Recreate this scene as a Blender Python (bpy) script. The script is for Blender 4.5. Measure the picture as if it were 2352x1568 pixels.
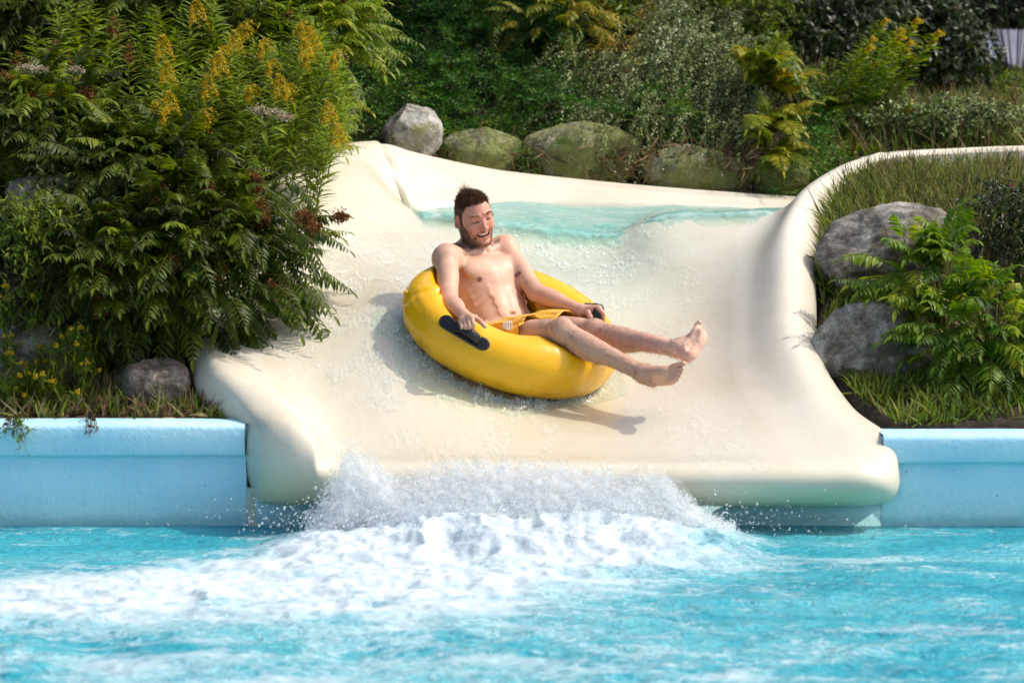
import bpy, math, random
import numpy as np
from mathutils import Vector, Matrix
for _o in list(bpy.data.objects): bpy.data.objects.remove(_o)
SC = bpy.context.scene
COL = SC.collection
R = math.radians
rng = np.random.default_rng(7)
random.seed(7)

# ---------------- camera, sky, sun, exposure ----------------
CAM_H = 1.6
FPX = 85.0/36.0*2352.0
PITCH = math.atan((784-280)/FPX)
cam_d = bpy.data.cameras.new('camera'); cam = bpy.data.objects.new('camera', cam_d); COL.objects.link(cam)
cam.location = (0, 0, CAM_H); cam.rotation_euler = (math.pi/2-PITCH, 0, 0)
cam_d.lens = 85; cam_d.sensor_width = 36; cam_d.clip_end = 500
cam_d.dof.use_dof = True; cam_d.dof.focus_distance = 10.85; cam_d.dof.aperture_fstop = 2.7
SC.camera = cam
SUN_DIR = Vector((.62, .04, .76)).normalized()
w = bpy.data.worlds.new('World'); SC.world = w; w.use_nodes = True
nt = w.node_tree; nt.nodes.clear()
sky = nt.nodes.new('ShaderNodeTexSky'); sky.sky_type = 'NISHITA'; sky.sun_disc = False
sky.sun_elevation = math.asin(SUN_DIR.z); sky.sun_rotation = math.atan2(SUN_DIR.x, SUN_DIR.y)
sky.air_density = 0.75; sky.dust_density = 3.5; sky.ozone_density = 0.2
bg = nt.nodes.new('ShaderNodeBackground'); bg.inputs[1].default_value = 0.15
wo = nt.nodes.new('ShaderNodeOutputWorld')
nt.links.new(sky.outputs[0], bg.inputs[0]); nt.links.new(bg.outputs[0], wo.inputs[0])
sl = bpy.data.lights.new('sun', 'SUN'); sl.energy = 2.0; sl.angle = R(0.53); sl.color = (1.0, .94, .845)
so = bpy.data.objects.new('sun', sl); COL.objects.link(so); so.location = (6, 6, 8)
so.rotation_euler = SUN_DIR.to_track_quat('Z', 'Y').to_euler()
SC.view_settings.view_transform = 'Standard'; SC.view_settings.look = 'None'
SC.view_settings.exposure = 0.62; SC.view_settings.gamma = 1.0
SC.cycles.max_bounces = 8; SC.cycles.transparent_max_bounces = 24
SC.cycles.caustics_reflective = False; SC.cycles.caustics_refractive = False
SC.cycles.sample_clamp_indirect = 6
SC.cycles.use_denoising = True

def P(u, v, Y):
    """world point seen at picture position (u, v) of a 2352 x 1568 frame, at distance Y"""
    a = (u-1176)/FPX; b = (784-v)/FPX
    dy = math.cos(PITCH)+b*math.sin(PITCH); dz = -math.sin(PITCH)+b*math.cos(PITCH)
    t = Y/dy
    return np.array([a*t, Y, CAM_H+dz*t])
def on_z(u, v, z):
    a = (u-1176)/FPX; b = (784-v)/FPX
    dy = math.cos(PITCH)+b*math.sin(PITCH); dz = -math.sin(PITCH)+b*math.cos(PITCH)
    t = (z-CAM_H)/dz
    return np.array([a*t, dy*t, z])

# ---------------- noise ----------------
def _hash(ix, iy, iz, seed):
    h = (ix.astype(np.int64)*374761393 + iy.astype(np.int64)*668265263 + iz.astype(np.int64)*2147483647 + seed*1274126177) & 0xffffffff
    h = ((h ^ (h >> 13))*1274126177) & 0xffffffff
    h = (h ^ (h >> 16)) & 0xffffffff
    h = (h*2246822519) & 0xffffffff
    h = h ^ (h >> 15)
    return (h & 0xffffff)/float(0xffffff)*2-1
def vnoise(x, y, z=None, seed=0):
    x = np.asarray(x, float); y = np.asarray(y, float)
    z = np.zeros_like(x) if z is None else np.asarray(z, float)
    x0 = np.floor(x); y0 = np.floor(y); z0 = np.floor(z)
    fx = x-x0; fy = y-y0; fz = z-z0
    fx = fx*fx*(3-2*fx); fy = fy*fy*(3-2*fy); fz = fz*fz*(3-2*fz)
    r = 0
    for dx in (0, 1):
        for dy in (0, 1):
            for dz in (0, 1):
                r = r+_hash(x0+dx, y0+dy, z0+dz, seed)*(fx if dx else 1-fx)*(fy if dy else 1-fy)*(fz if dz else 1-fz)
    return r
def fbm(x, y, z=None, oct=4, seed=0):
    r = 0; a = 1.0; s = 0; f = 1.0
    for k in range(oct):
        r = r+a*vnoise(x*f+k*17.3, y*f+k*9.1, None if z is None else z*f+k*4.7, seed+k); s += a; a *= .5; f *= 2.03
    return r/s

# ---------------- mesh helpers ----------------
def mesh_obj(name, V, F, mat=None, parent=None, smooth=True, attrs=None):
    """V (n,3); F list of faces, or an (m,k) array"""
    V = np.asarray(V, dtype=np.float32)
    me = bpy.data.meshes.new(name)
    me.vertices.add(len(V)); me.vertices.foreach_set('co', V.ravel())
    if isinstance(F, np.ndarray):
        m, k = F.shape
        me.loops.add(m*k); me.loops.foreach_set('vertex_index', F.ravel().astype(np.int32))
        me.polygons.add(m); me.polygons.foreach_set('loop_start', (np.arange(m)*k).astype(np.int32))
    else:
        lens = [len(f) for f in F]; tot = sum(lens)
        me.loops.add(tot); me.loops.foreach_set('vertex_index', np.array([i for f in F for i in f], dtype=np.int32))
        me.polygons.add(len(F)); st = np.cumsum([0]+lens[:-1]); me.polygons.foreach_set('loop_start', st.astype(np.int32))
    me.update(calc_edges=True); me.validate()
    if smooth: me.polygons.foreach_set('use_smooth', np.ones(len(me.polygons), dtype=bool))
    if attrs:
        for k, a in attrs.items():
            a = np.asarray(a, dtype=np.float32)
            if a.ndim == 1:
                at = me.attributes.new(k, 'FLOAT', 'POINT'); at.data.foreach_set('value', a)
            else:
                at = me.attributes.new(k, 'FLOAT_COLOR', 'POINT')
                if a.shape[1] == 3: a = np.concatenate([a, np.ones((len(a), 1), np.float32)], 1)
                at.data.foreach_set('color', a.ravel())
    o = bpy.data.objects.new(name, me); COL.objects.link(o)
    if mat: me.materials.append(mat)
    if parent: o.parent = parent
    return o
def tag(o, label=None, cat=None, group=None, kind=None):
    if label: o['label'] = label
    if cat: o['category'] = cat
    if group: o['group'] = group
    if kind: o['kind'] = kind
    return o
def empty(name, loc=(0, 0, 0)):
    o = bpy.data.objects.new(name, None); COL.objects.link(o); o.location = loc; o.empty_display_size = .1
    return o
def child(name, V, F, mat, root, smooth=True, attrs=None):
    """child mesh given in world coordinates, stored relative to the thing's base"""
    V = np.asarray(V, float)-np.array(root.location)
    return mesh_obj(name, V, F, mat, root, smooth, attrs)
class MB:
    """collects pieces into one mesh"""
    def __init__(s): s.V = []; s.F = []; s.n = 0; s.A = []
    def add(s, V, F, a=None):
        V = np.asarray(V, float); s.V.append(V)
        if isinstance(F, np.ndarray): s.F += (F+s.n).tolist()
        else: s.F += [[i+s.n for i in f] for f in F]
        s.A.append(np.full(len(V), .5) if a is None else np.broadcast_to(a, (len(V),)))
        s.n += len(V)
    def box(s, lo, hi):
        x0, y0, z0 = lo; x1, y1, z1 = hi
        s.add([(x0, y0, z0), (x1, y0, z0), (x1, y1, z0), (x0, y1, z0), (x0, y0, z1), (x1, y0, z1), (x1, y1, z1), (x0, y1, z1)],
              [(0, 3, 2, 1), (4, 5, 6, 7), (0, 1, 5, 4), (1, 2, 6, 5), (2, 3, 7, 6), (3, 0, 4, 7)])
    def tube(s, pts, rad, n=8, a=None, cap=True):
        V, F = tube_mesh(pts, rad, n, cap); s.add(V, F, a)
    def build(s, name, mat, root=None, smooth=True):
        V = np.concatenate(s.V)
        at = {'rnd': np.concatenate(s.A)}
        if root is not None: return child(name, V, s.F, mat, root, smooth, at)
        return mesh_obj(name, V, s.F, mat, None, smooth, at)
def tube_mesh(pts, rad, n=8, cap=True):
    pts = np.asarray(pts, float); m = len(pts)
    rad = np.broadcast_to(np.asarray(rad, float), (m,))
    T = np.gradient(pts, axis=0); T /= np.linalg.norm(T, axis=1, keepdims=True)+1e-9
    ref = np.array([0, 0, 1.]) if abs(T[0][2]) < .9 else np.array([1., 0, 0])
    V = []
    for i in range(m):
        a = np.cross(T[i], ref); a /= np.linalg.norm(a)+1e-9; b = np.cross(T[i], a); ref = -b if np.dot(-b, ref) > 0 else b
        ang = np.arange(n)*2*np.pi/n
        V.append(pts[i]+rad[i]*(np.cos(ang)[:, None]*a+np.sin(ang)[:, None]*b))
    V = np.concatenate(V); F = []
    for i in range(m-1):
        for j in range(n):
            F.append([i*n+j, i*n+(j+1) % n, (i+1)*n+(j+1) % n, (i+1)*n+j])
    if cap: F.append(list(range(n))[::-1]); F.append([(m-1)*n+j for j in range(n)])
    return V, F
def crom(Pts, sub):
    """Catmull-Rom along axis 0 of an (n, ..., 3) array"""
    Pts = np.asarray(Pts, float); n = len(Pts)
    E = np.concatenate([[2*Pts[0]-Pts[1]], Pts, [2*Pts[-1]-Pts[-2]]])
    out = []
    for i in range(n-1):
        p0, p1, p2, p3 = E[i], E[i+1], E[i+2], E[i+3]
        for k in range(sub):
            t = k/sub
            out.append(.5*((2*p1)+(-p0+p2)*t+(2*p0-5*p1+4*p2-p3)*t*t+(-p0+3*p1-3*p2+p3)*t**3))
    out.append(Pts[-1]); return np.array(out)
def grid_faces(nr, nc):
    i = np.arange(nr-1)[:, None]*nc+np.arange(nc-1)[None, :]
    return np.stack([i, i+1, i+nc+1, i+nc], -1).reshape(-1, 4)
def patch(G, sr=6, sc=6):
    """smooth surface through a grid of control points (rows, cols, 3)"""
    A = crom(np.asarray(G, float), sr); A = crom(A.transpose(1, 0, 2), sc).transpose(1, 0, 2)
    return A

# ---------------- materials ----------------
class NT:
    def __init__(s, name):
        s.m = bpy.data.materials.new(name); s.m.use_nodes = True; s.t = s.m.node_tree
        s.b = s.t.nodes['Principled BSDF']; s.out = s.t.nodes['Material Output']
    def n(s, typ, **kw):
        nd = s.t.nodes.new('ShaderNode'+typ)
        for k, v in kw.items():
            if k.startswith('i_'): nd.inputs[int(k[2:]) if k[2:].isdigit() else k[2:].replace('_', ' ')].default_value = v
            else: setattr(nd, k, v)
        return nd
    def l(s, a, b): s.t.links.new(a, b)
    def coord(s, scale=(1, 1, 1), kind='Object'):
        tc = s.n('TexCoord'); mp = s.n('Mapping'); mp.inputs['Scale'].default_value = scale
        s.l(tc.outputs[kind], mp.inputs[0]); return mp.outputs[0]
    def geo(s, scale=(1, 1, 1)):
        g = s.n('NewGeometry'); mp = s.n('Mapping'); mp.inputs['Scale'].default_value = scale
        s.l(g.outputs['Position'], mp.inputs[0]); return mp.outputs[0]
    def noise(s, vec, scale, detail=4, rough=.55, dist=0):
        nd = s.n('TexNoise'); nd.inputs['Scale'].default_value = scale; nd.inputs['Detail'].default_value = detail
        nd.inputs['Roughness'].default_value = rough; nd.inputs['Distortion'].default_value = dist
        s.l(vec, nd.inputs['Vector']); return nd.outputs['Fac']
    def ramp(s, fac, stops, interp='LINEAR'):
        r = s.n('ValToRGB'); r.color_ramp.interpolation = interp
        e = r.color_ramp.elements
        while len(e) > 1: e.remove(e[-1])
        e[0].position = stops[0][0]; e[0].color = col(stops[0][1])
        for p, c in stops[1:]:
            q = e.new(p); q.color = col(c)
        s.l(fac, r.inputs[0]); return r.outputs[0]
    def mix(s, fac, a, b, mode='MIX'):
        m = s.n('Mix', data_type='RGBA', blend_type=mode)
        for sock, val in ((m.inputs[0], fac), (m.inputs[6], a), (m.inputs[7], b)):
            if hasattr(val, 'is_output'): s.l(val, sock)
            elif isinstance(val, (int, float)): sock.default_value = val if sock is m.inputs[0] else (val, val, val, 1)
            else: sock.default_value = col(val)
        return m.outputs[2]
    def math(s, op, a, b=None, clamp=False):
        m = s.n('Math', operation=op, use_clamp=clamp)
        for sock, val in ((m.inputs[0], a), (m.inputs[1], b)):
            if val is None: continue
            if hasattr(val, 'is_output'): s.l(val, sock)
            else: sock.default_value = val
        return m.outputs[0]
    def bump(s, h, strength=.3, dist=.01, normal=None):
        b = s.n('Bump'); b.inputs['Strength'].default_value = strength; b.inputs['Distance'].default_value = dist
        s.l(h, b.inputs['Height'])
        if normal: s.l(normal, b.inputs['Normal'])
        return b.outputs[0]
    def attr(s, name):
        a = s.n('Attribute', attribute_name=name); return a
    def set(s, **kw):
        for k, v in kw.items():
            sock = s.b.inputs[k.replace('_', ' ')]
            if hasattr(v, 'is_output'): s.l(v, sock)
            else: sock.default_value = col(v) if isinstance(v, tuple) and len(v) == 3 and 'Color' in k else v
        return s
def col(c):
    if isinstance(c, (int, float)): return (c, c, c, 1)
    return tuple(c) if len(c) == 4 else tuple(c)+(1,)
# ---------------- materials of the built setting ----------------
def m_chute():
    t = NT('cream gelcoat'); g = t.geo()
    n1 = t.noise(g, 2.2, 4); n2 = t.noise(g, 14, 5)
    c = t.ramp(n1, [(.3, (.63, .57, .435)), (.55, (.68, .635, .515)), (.75, (.65, .595, .475))])
    c = t.mix(t.math('MULTIPLY', t.ramp(n2, [(.60, 0), (.75, 1)]), .15), c, (.62, .53, .36))
    # lime and algae stain near the bottom edge of the lip, worn along the waterline
    sep = t.n('SeparateXYZ'); t.l(t.geo(), sep.inputs[0])
    st = t.n('MapRange', clamp=True); t.l(sep.outputs[2], st.inputs[0]); st.inputs[1].default_value = .27; st.inputs[2].default_value = .12
    front = t.n('MapRange', clamp=True); t.l(sep.outputs[1], front.inputs[0]); front.inputs[1].default_value = 9.6; front.inputs[2].default_value = 9.4
    k = t.math('MULTIPLY', st.outputs[0], t.math('MULTIPLY', front.outputs[0], t.ramp(t.noise(t.geo((1, 1, .4)), 5, 4), [(.3, .35), (.6, 1)])))
    c = t.mix(t.math('MULTIPLY', k, .55, True), c, (.55, .47, .20))
    gr = t.ramp(t.noise(g, 45, 3), [(.70, 0), (.78, 1)])
    c = t.mix(t.math('MULTIPLY', gr, .35), c, (.30, .26, .17))
    scf = t.ramp(t.noise(t.geo((1, .35, 1)), 7, 6, .75, .4), [(.60, 0), (.72, 1)]); c = t.mix(t.math('MULTIPLY', scf, .22), c, (.47, .42, .30))
    t.set(Base_Color=c, Roughness=.32, Specular_IOR_Level=.45)
    b = t.bump(t.noise(g, 5, 3), .25, .02); b = t.bump(t.noise(g, 60, 3), .12, .004, b)
    t.set(Normal=b); return t.m
def m_film():
    """thin running water on the chute"""
    t = NT('running water film'); m = t.m; nt_ = t.t
    g = t.geo((1, .55, 1)); g2 = t.geo((1, 1, 1))
    a = t.noise(g, 26, 3, .6, .6); b = t.noise(g2, 70, 2, .6)
    h = t.math('ADD', t.math('MULTIPLY', a, 1.0), t.math('MULTIPLY', b, .4))
    bp = t.bump(h, .75, .010)
    nt_.nodes.remove(t.b)
    tr = t.n('BsdfTransparent'); gl = t.n('BsdfGlossy'); gl.inputs['Roughness'].default_value = .12
    gl.inputs['Color'].default_value = (1, 1, 1, 1)
    df = t.n('BsdfDiffuse'); t.l(bp, df.inputs['Normal'])
    at = t.attr('tint')
    c = t.mix(at.outputs['Fac'], (.985, .98, .96), (.80, .97, .93)); t.l(c, tr.inputs[0])
    df.inputs[0].default_value = (.74, .80, .78, 1)
    t.l(bp, gl.inputs['Normal'])
    fr = t.n('Fresnel'); fr.inputs[0].default_value = 1.30
    ridge = t.ramp(t.math('ADD', t.math('MULTIPLY', t.noise(t.geo((1, .30, .5)), 52, 3, .65, 1.5), .6), t.math('MULTIPLY', t.noise(g, 9, 3), .4)), [(.50, 0), (.64, 1)])
    foam = t.math('MULTIPLY', ridge, t.math('MULTIPLY', t.attr('froth').outputs['Fac'], .62), True)
    gb = t.n('NewGeometry'); m1 = t.n('MixShader'); t.l(t.math('MULTIPLY', t.math('MULTIPLY', fr.outputs[0], t.attr('fade').outputs['Fac']), t.math('SUBTRACT', 1.0, gb.outputs['Backfacing']), True), m1.inputs[0]); t.l(tr.outputs[0], m1.inputs[1]); t.l(gl.outputs[0], m1.inputs[2])
    m2 = t.n('MixShader'); t.l(foam, m2.inputs[0]); t.l(m1.outputs[0], m2.inputs[1]); t.l(df.outputs[0], m2.inputs[2])
    t.l(m2.outputs[0], t.out.inputs[0]); return m
def m_wall():
    t = NT('painted pool wall'); g = t.geo()
    sep = t.n('SeparateXYZ'); t.l(g, sep.inputs[0])
    n1 = t.noise(g, 2.5, 5, .6)
    c = t.ramp(n1, [(.3, (.42, .74, .88)), (.55, (.50, .80, .90)), (.75, (.60, .84, .90))])
    ch = t.ramp(t.noise(t.geo((1, 1, 2)), 9, 6, .7), [(.52, 0), (.7, 1)])
    c = t.mix(t.math('MULTIPLY', ch, .6), c, (.66, .84, .84))
    lf = t.ramp(t.noise(t.geo((.7, 1, 1.3)), 1.6, 5, .65, .6), [(.40, 1), (.56, 0)]); c = t.mix(t.math('MULTIPLY', lf, .30), c, (.30, .62, .80))
    lo = t.n('MapRange', clamp=True); t.l(sep.outputs[2], lo.inputs[0]); lo.inputs[1].default_value = .17; lo.inputs[2].default_value = .0
    c = t.mix(t.math('MULTIPLY', lo.outputs[0], .65), c, (.52, .74, .68))
    dr = t.ramp(t.noise(t.geo((7, 1, .35)), 4, 5, .7), [(.54, 0), (.72, 1)]); c = t.mix(t.math('MULTIPLY', dr, .28), c, (.36, .62, .66))
    wl_ = t.n('MapRange', clamp=True); t.l(t.math('ADD', sep.outputs[2], t.math('MULTIPLY', t.noise(t.geo((1, 1, 1)), 8, 4), .05)), wl_.inputs[0]); wl_.inputs[1].default_value = .075; wl_.inputs[2].default_value = .045
    c = t.mix(t.math('MULTIPLY', wl_.outputs[0], .5), c, (.16, .42, .42))
    spk = t.ramp(t.noise(g, 38, 2), [(.72, 0), (.76, 1)])
    c = t.mix(t.math('MULTIPLY', spk, .5), c, (.05, .12, .14))
    # paint flaked off beside the chute
    mr = t.n('MapRange', clamp=True); t.l(t.math('ABSOLUTE', t.math('ADD', sep.outputs[0], 1.035)), mr.inputs[0]); mr.inputs[1].default_value = .05; mr.inputs[2].default_value = .0
    fl = t.ramp(t.math('MULTIPLY', t.noise(g, 16, 3), mr.outputs[0]), [(.33, 0), (.35, 1)], 'LINEAR')
    c = t.mix(fl, c, (.58, .60, .45))
    t.set(Base_Color=c, Roughness=.6, Normal=t.bump(t.noise(g, 32, 5, .7), .6, .012)); return t.m
def m_pool():
    t = NT('pool water'); g = t.geo((.55, 1, 1))
    f = t.attr('foam').outputs['Fac']
    n = t.noise(g, 7, 6, .62, .4); n2 = t.noise(t.geo((.6, 1, 1)), 34, 4, .65)
    v = t.n('TexVoronoi', feature='F1'); v.inputs['Scale'].default_value = 30; t.l(t.geo((.6, 1, 1)), v.inputs['Vector'])
    n3 = t.noise(t.geo((.33, 1, 1)), 3.2, 4, .6, .8)
    s = t.math('ADD', t.math('MULTIPLY', t.math('SUBTRACT', n, .5), 1.35), t.math('MULTIPLY', t.math('SUBTRACT', n2, .5), .7)); s = t.math('ADD', s, t.math('MULTIPLY', t.math('SUBTRACT', n3, .5), 1.1))
    s = t.math('ADD', f, t.math('MULTIPLY', s, 1.0))
    fm = t.ramp(s, [(.24, 0), (.48, .30), (.74, .72), (1.0, 1)])
    vl = t.n('TexVoronoi', feature='DISTANCE_TO_EDGE'); vl.inputs['Scale'].default_value = 15; wn = t.n('TexNoise'); wn.inputs['Scale'].default_value = 9; t.l(t.geo((.55, 1, 1)), wn.inputs['Vector'])
    vm = t.n('Mix', data_type='VECTOR'); vm.inputs[0].default_value = .22; t.l(t.geo((.55, 1, 1)), vm.inputs[4]); t.l(wn.outputs['Color'], vm.inputs[5]); t.l(vm.outputs[1], vl.inputs['Vector'])
    lace = t.ramp(vl.outputs['Distance'], [(.0, 1), (.035, .7), (.11, 0)]); band = t.ramp(s, [(.18, 0), (.40, 1), (.8, .3)])
    fm = t.math('MAXIMUM', fm, t.math('MULTIPLY', t.math('MULTIPLY', lace, band), .75))
    deep = t.ramp(t.noise(t.geo((.4, 1, 1)), 3, 4, .6, .5), [(.3, (.012, .27, .36)), (.50, (.04, .36, .44)), (.66, (.12, .44, .50)), (.8, (.24, .50, .54))])
    c = t.mix(fm, deep, (.54, .63, .66))
    t.set(Base_Color=c, IOR=1.33)
    t.set(Roughness=t.ramp(fm, [(0, .06), (.5, .35), (1, .6)]))
    h = t.math('ADD', t.noise(t.geo((.6, 1, 1)), 13, 4, .62, .9), t.math('MULTIPLY', t.noise(t.geo((.7, 1, 1)), 42, 3), .35))
    bn = t.n('Bump'); bn.inputs['Distance'].default_value = .046; t.l(t.math('SUBTRACT', .85, t.math('MULTIPLY', fm, .55)), bn.inputs['Strength']); t.l(h, bn.inputs['Height']); t.set(Normal=bn.outputs[0]); return t.m
def m_teal():
    t = NT('channel water'); g = t.geo((.7, 1, 1))
    c = t.ramp(t.noise(g, 6, 4, .6, .6), [(.3, (.20, .55, .48)), (.5, (.30, .62, .54)), (.72, (.55, .74, .67))])
    w_ = t.ramp(t.noise(t.geo((1, .4, .4)), 22, 4, .65, 1), [(.58, 0), (.72, 1)])
    c = t.mix(t.math('MULTIPLY', w_, .6), c, (.86, .93, .92))
    t.set(Base_Color=c, Roughness=.08, IOR=1.33, Normal=t.bump(t.noise(g, 18, 4, .6, .8), .8, .02))
    tr = t.n('BsdfTransparent'); tr.inputs[0].default_value = (.90, .97, .95, 1); mx = t.n('MixShader'); e_ = t.math('ADD', t.attr('body').outputs['Fac'], t.math('MULTIPLY', t.math('SUBTRACT', t.noise(t.geo((1, .5, .5)), 16, 4, .65), .5), .9))
    t.l(t.ramp(e_, [(.15, 0), (.85, .78)]), mx.inputs[0]); t.l(tr.outputs[0], mx.inputs[1]); t.l(t.b.outputs[0], mx.inputs[2]); t.l(mx.outputs[0], t.out.inputs[0]); return t.m
M_CHUTE = m_chute(); M_FILM = m_film(); M_WALL = m_wall(); M_POOL = m_pool(); M_TEAL = m_teal()

# ---------------- water slide ----------------
# each row runs from the left skirt across the floor to the right skirt: (u, v, distance)
ROWS = [
 [(590,1150,9.62),(590,1150,9.6),(610,1152,9.58),(655,1154,9.56),(715,1155,9.55),(765,1156,9.54),(1000,1157,9.54),(1400,1158,9.54),(1700,1159,9.54),(1880,1159,9.55),(1980,1158,9.56),(2030,1155,9.58),(2035,1150,9.62)],
 [(585,1140,9.56),(588,1142,9.53),(606,1148,9.42),(655,1153,9.38),(715,1154,9.36),(765,1156,9.35),(1000,1157,9.35),(1400,1158,9.35),(1700,1159,9.35),(1880,1159,9.36),(1985,1157,9.37),(2040,1152,9.42),(2048,1148,9.52)],
 [(568,1095,9.56),(572,1075,9.52),(602,1055,9.36),(660,1060,9.29),(715,1080,9.27),(762,1112,9.27),(1000,1116,9.27),(1400,1117,9.27),(1700,1117,9.27),(1900,1117,9.28),(2005,1115,9.30),(2056,1118,9.38),(2066,1120,9.52)],
 [(560,1060,9.58),(562,1015,9.53),(600,975,9.42),(660,972,9.36),(722,1005,9.33),(762,1068,9.32),(1000,1072,9.31),(1400,1072,9.31),(1700,1072,9.31),(1880,1071,9.32),(1995,1066,9.35),(2055,1065,9.43),(2068,1090,9.56)],
 [(545,1040,9.75),(540,975,9.70),(560,930,9.64),(630,925,9.60),(705,965,9.55),(772,1038,9.50),(1000,1042,9.48),(1400,1042,9.48),(1680,1042,9.48),(1850,1030,9.50),(1975,1005,9.55),(2042,1000,9.62),(2058,1045,9.74)],
 [(470,950,9.95),(458,890,9.93),(490,840,9.93),(555,850,9.90),(640,885,9.86),(772,938,9.82),(1000,965,9.80),(1400,980,9.78),(1630,975,9.79),(1780,950,9.80),(1890,920,9.84),(1952,928,9.92),(1965,975,10.02)],
 [(440,880,10.4),(435,810,10.38),(462,755,10.38),(520,750,10.36),(620,752,10.32),(790,800,10.27),(1050,868,10.24),(1400,893,10.21),(1600,885,10.22),(1715,840,10.24),(1810,775,10.28),(1878,800,10.34),(1885,880,10.42)],
 [(470,760,10.95),(458,690,10.92),(486,635,10.90),(545,625,10.88),(650,620,10.82),(820,672,10.77),(1080,738,10.74),(1400,778,10.70),(1592,762,10.72),(1708,700,10.75),(1800,620,10.79),(1868,650,10.85),(1876,740,10.9)],
 [(520,660,11.45),(505,580,11.42),(536,520,11.40),(592,500,11.38),(695,540,11.28),(860,600,11.20),(1100,650,11.17),(1390,672,11.16),(1580,650,11.17),(1725,590,11.2),(1808,520,11.24),(1872,555,11.3),(1879,640,11.35)],
 [(590,560,11.95),(575,490,11.95),(603,432,11.93),(660,410,11.9),(750,445,11.78),(900,535,11.65),(1120,580,11.62),(1385,602,11.60),(1530,560,11.60),(1745,535,11.62),(1835,455,11.68),(1890,478,11.75),(1900,560,11.8)],
 [(660,470,12.35),(655,415,12.35),(690,378,12.35),(742,352,12.32),(820,385,12.22),(955,488,12.02),(1150,514,11.98),(1390,536,11.95),(1520,497,11.96),(1770,488,11.97),(1868,418,12.02),(1925,425,12.1),(1945,500,12.15)],
 [(730,400,12.78),(725,370,12.78),(765,343,12.78),(815,330,12.72),(868,375,12.55),(950,500,12.22),(1150,535,12.2),(1390,575,12.2),(1530,530,12.2),(1800,520,12.2),(1915,390,12.4),(1975,388,12.45),(1990,460,12.5)],
 [(800,390,13.0),(800,352,13.02),(830,332,13.0),(872,328,12.95),(905,400,12.75),(962,515,12.5),(1150,545,12.4),(1390,590,12.4),(1540,550,12.4),(1830,540,12.4),(1985,368,12.78),(2050,360,12.82),(2065,420,12.86)],
]
G = np.array([[P(*c) for c in r] for r in ROWS])
S = patch(G, 9, 9)
S[..., 2] += .145*np.exp(-((S[..., 0]+.42)/.32)**2-((S[..., 1]-10.33)/.55)**2)-.05*np.exp(-((S[..., 0]-.30)/.3)**2-((S[..., 1]-10.4)/.4)**2)
slide = empty('water_slide', tuple(P(1176, 1150, 9.5)))
tag(slide, 'cream moulded water slide with rolled edges pouring into the blue pool', 'water slide')
child('chute', S.reshape(-1, 3), grid_faces(*S.shape[:2]), M_CHUTE, slide)
SLIDE_S = S
# far wall of the upper channel, meeting the chute at a seam on the left
cr = [(862,331,12.99),(900,334,13.0),(950,350,13.02),(1080,379,13.06),(1200,398,13.1),(1500,428,13.2),(1830,452,13.3),(2000,462,13.35),(2300,470,13.4)]
wl = [(878,392,12.74),(922,440,12.62),(958,482,12.55),(1080,476,12.7),(1200,470,12.78),(1500,474,12.9),(1830,486,13.0),(2000,490,13.05),(2300,495,13.1)]
BR = []
for (cu, cv, cy), (wu, wv, wy) in zip(cr, wl):
    c = P(cu, cv, cy); b = P(wu, wv, wy)
    BR.append([c+(0, .32, -.32), c+(0, .22, -.06), c, c+(0, -.09, -.012), c*.75+b*.25+(0, -.075, .0), c*.4+b*.6+(0, -.02, 0), b, b+(0, -.03, -.28)])
B = patch(np.array(BR), 10, 5)
child('back_wall', B.reshape(-1, 3), grid_faces(*B.shape[:2])[:, ::-1], M_CHUTE, slide)
# the joint line between the two mouldings
sm = B[:1].reshape(-1, 3)[8:-2]
# thin outer rim running off to the right behind the grass bank
rim = [(1985,366,12.7),(2060,352,12.95),(2200,344,13.3),(2352,338,13.6),(2600,334,14.2)]
wd = [.16,.10,.05,.04,.04]
RG = []
for (u, v, y), k in zip(rim, wd):
    c = P(u, v, y)
    RG.append([c+(0, -k-.01, -.30), c+(0, -k, -.02), c+(0, -k*.6, .0), c+(0, k*.3, .0), c+(0, k+.05, -.03), c+(0, k+.06, -.4)])
RS = patch(np.array(RG), 8, 4)
def m_conc():
    t = NT('old concrete'); g = t.geo()
    c = t.ramp(t.noise(g, 12, 6, .7), [(.35, (.10, .09, .07)), (.5, (.26, .24, .20)), (.68, (.42, .40, .34))])
    t.set(Base_Color=c, Roughness=.9, Normal=t.bump(t.noise(g, 40, 5), .6, .01)); return t.m
M_CONC = m_conc()
ro = child('outer_rim', RS.reshape(-1, 3), grid_faces(*RS.shape[:2]), M_CHUTE, slide)
ro.data.materials.append(M_CONC)
fz = np.empty(len(ro.data.polygons)*3); ro.data.polygons.foreach_get('normal', fz); fz = fz.reshape(-1, 3)
ro.data.polygons.foreach_set('material_index', (np.arange(len(fz)) % (RS.shape[1]-1) < 4).astype(np.int32))

# running water over the chute: a thin separate sheet
nr, nc = S.shape[:2]
r0, r1 = int(9*2.7), int(9*10.6); c0, c1 = int(9*3.6), int(9*9.2)
W = S[r0:r1, c0:c1].copy()
dU = np.gradient(W, axis=0); dV = np.gradient(W, axis=1); N = np.cross(dV, dU); N /= np.linalg.norm(N, axis=2, keepdims=True); N *= np.sign(N[:, :, 2:3])
W2 = crom(W, 3); W2 = crom(W2.transpose(1, 0, 2), 3).transpose(1, 0, 2)
N2 = crom(N, 3); N2 = crom(N2.transpose(1, 0, 2), 3).transpose(1, 0, 2)
hgt = .009+.0035*fbm(W2[..., 0]*22, W2[..., 1]*14, oct=3, seed=3)
ed = np.minimum.reduce([np.linspace(0, 1, W2.shape[1])[None, :]*5+0*hgt, (1-np.linspace(0, 1, W2.shape[1])[None, :])*5+0*hgt, np.ones_like(hgt)])
hgt = hgt*ed-.003*(1-ed)
W2 = W2+N2*hgt[..., None]
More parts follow.
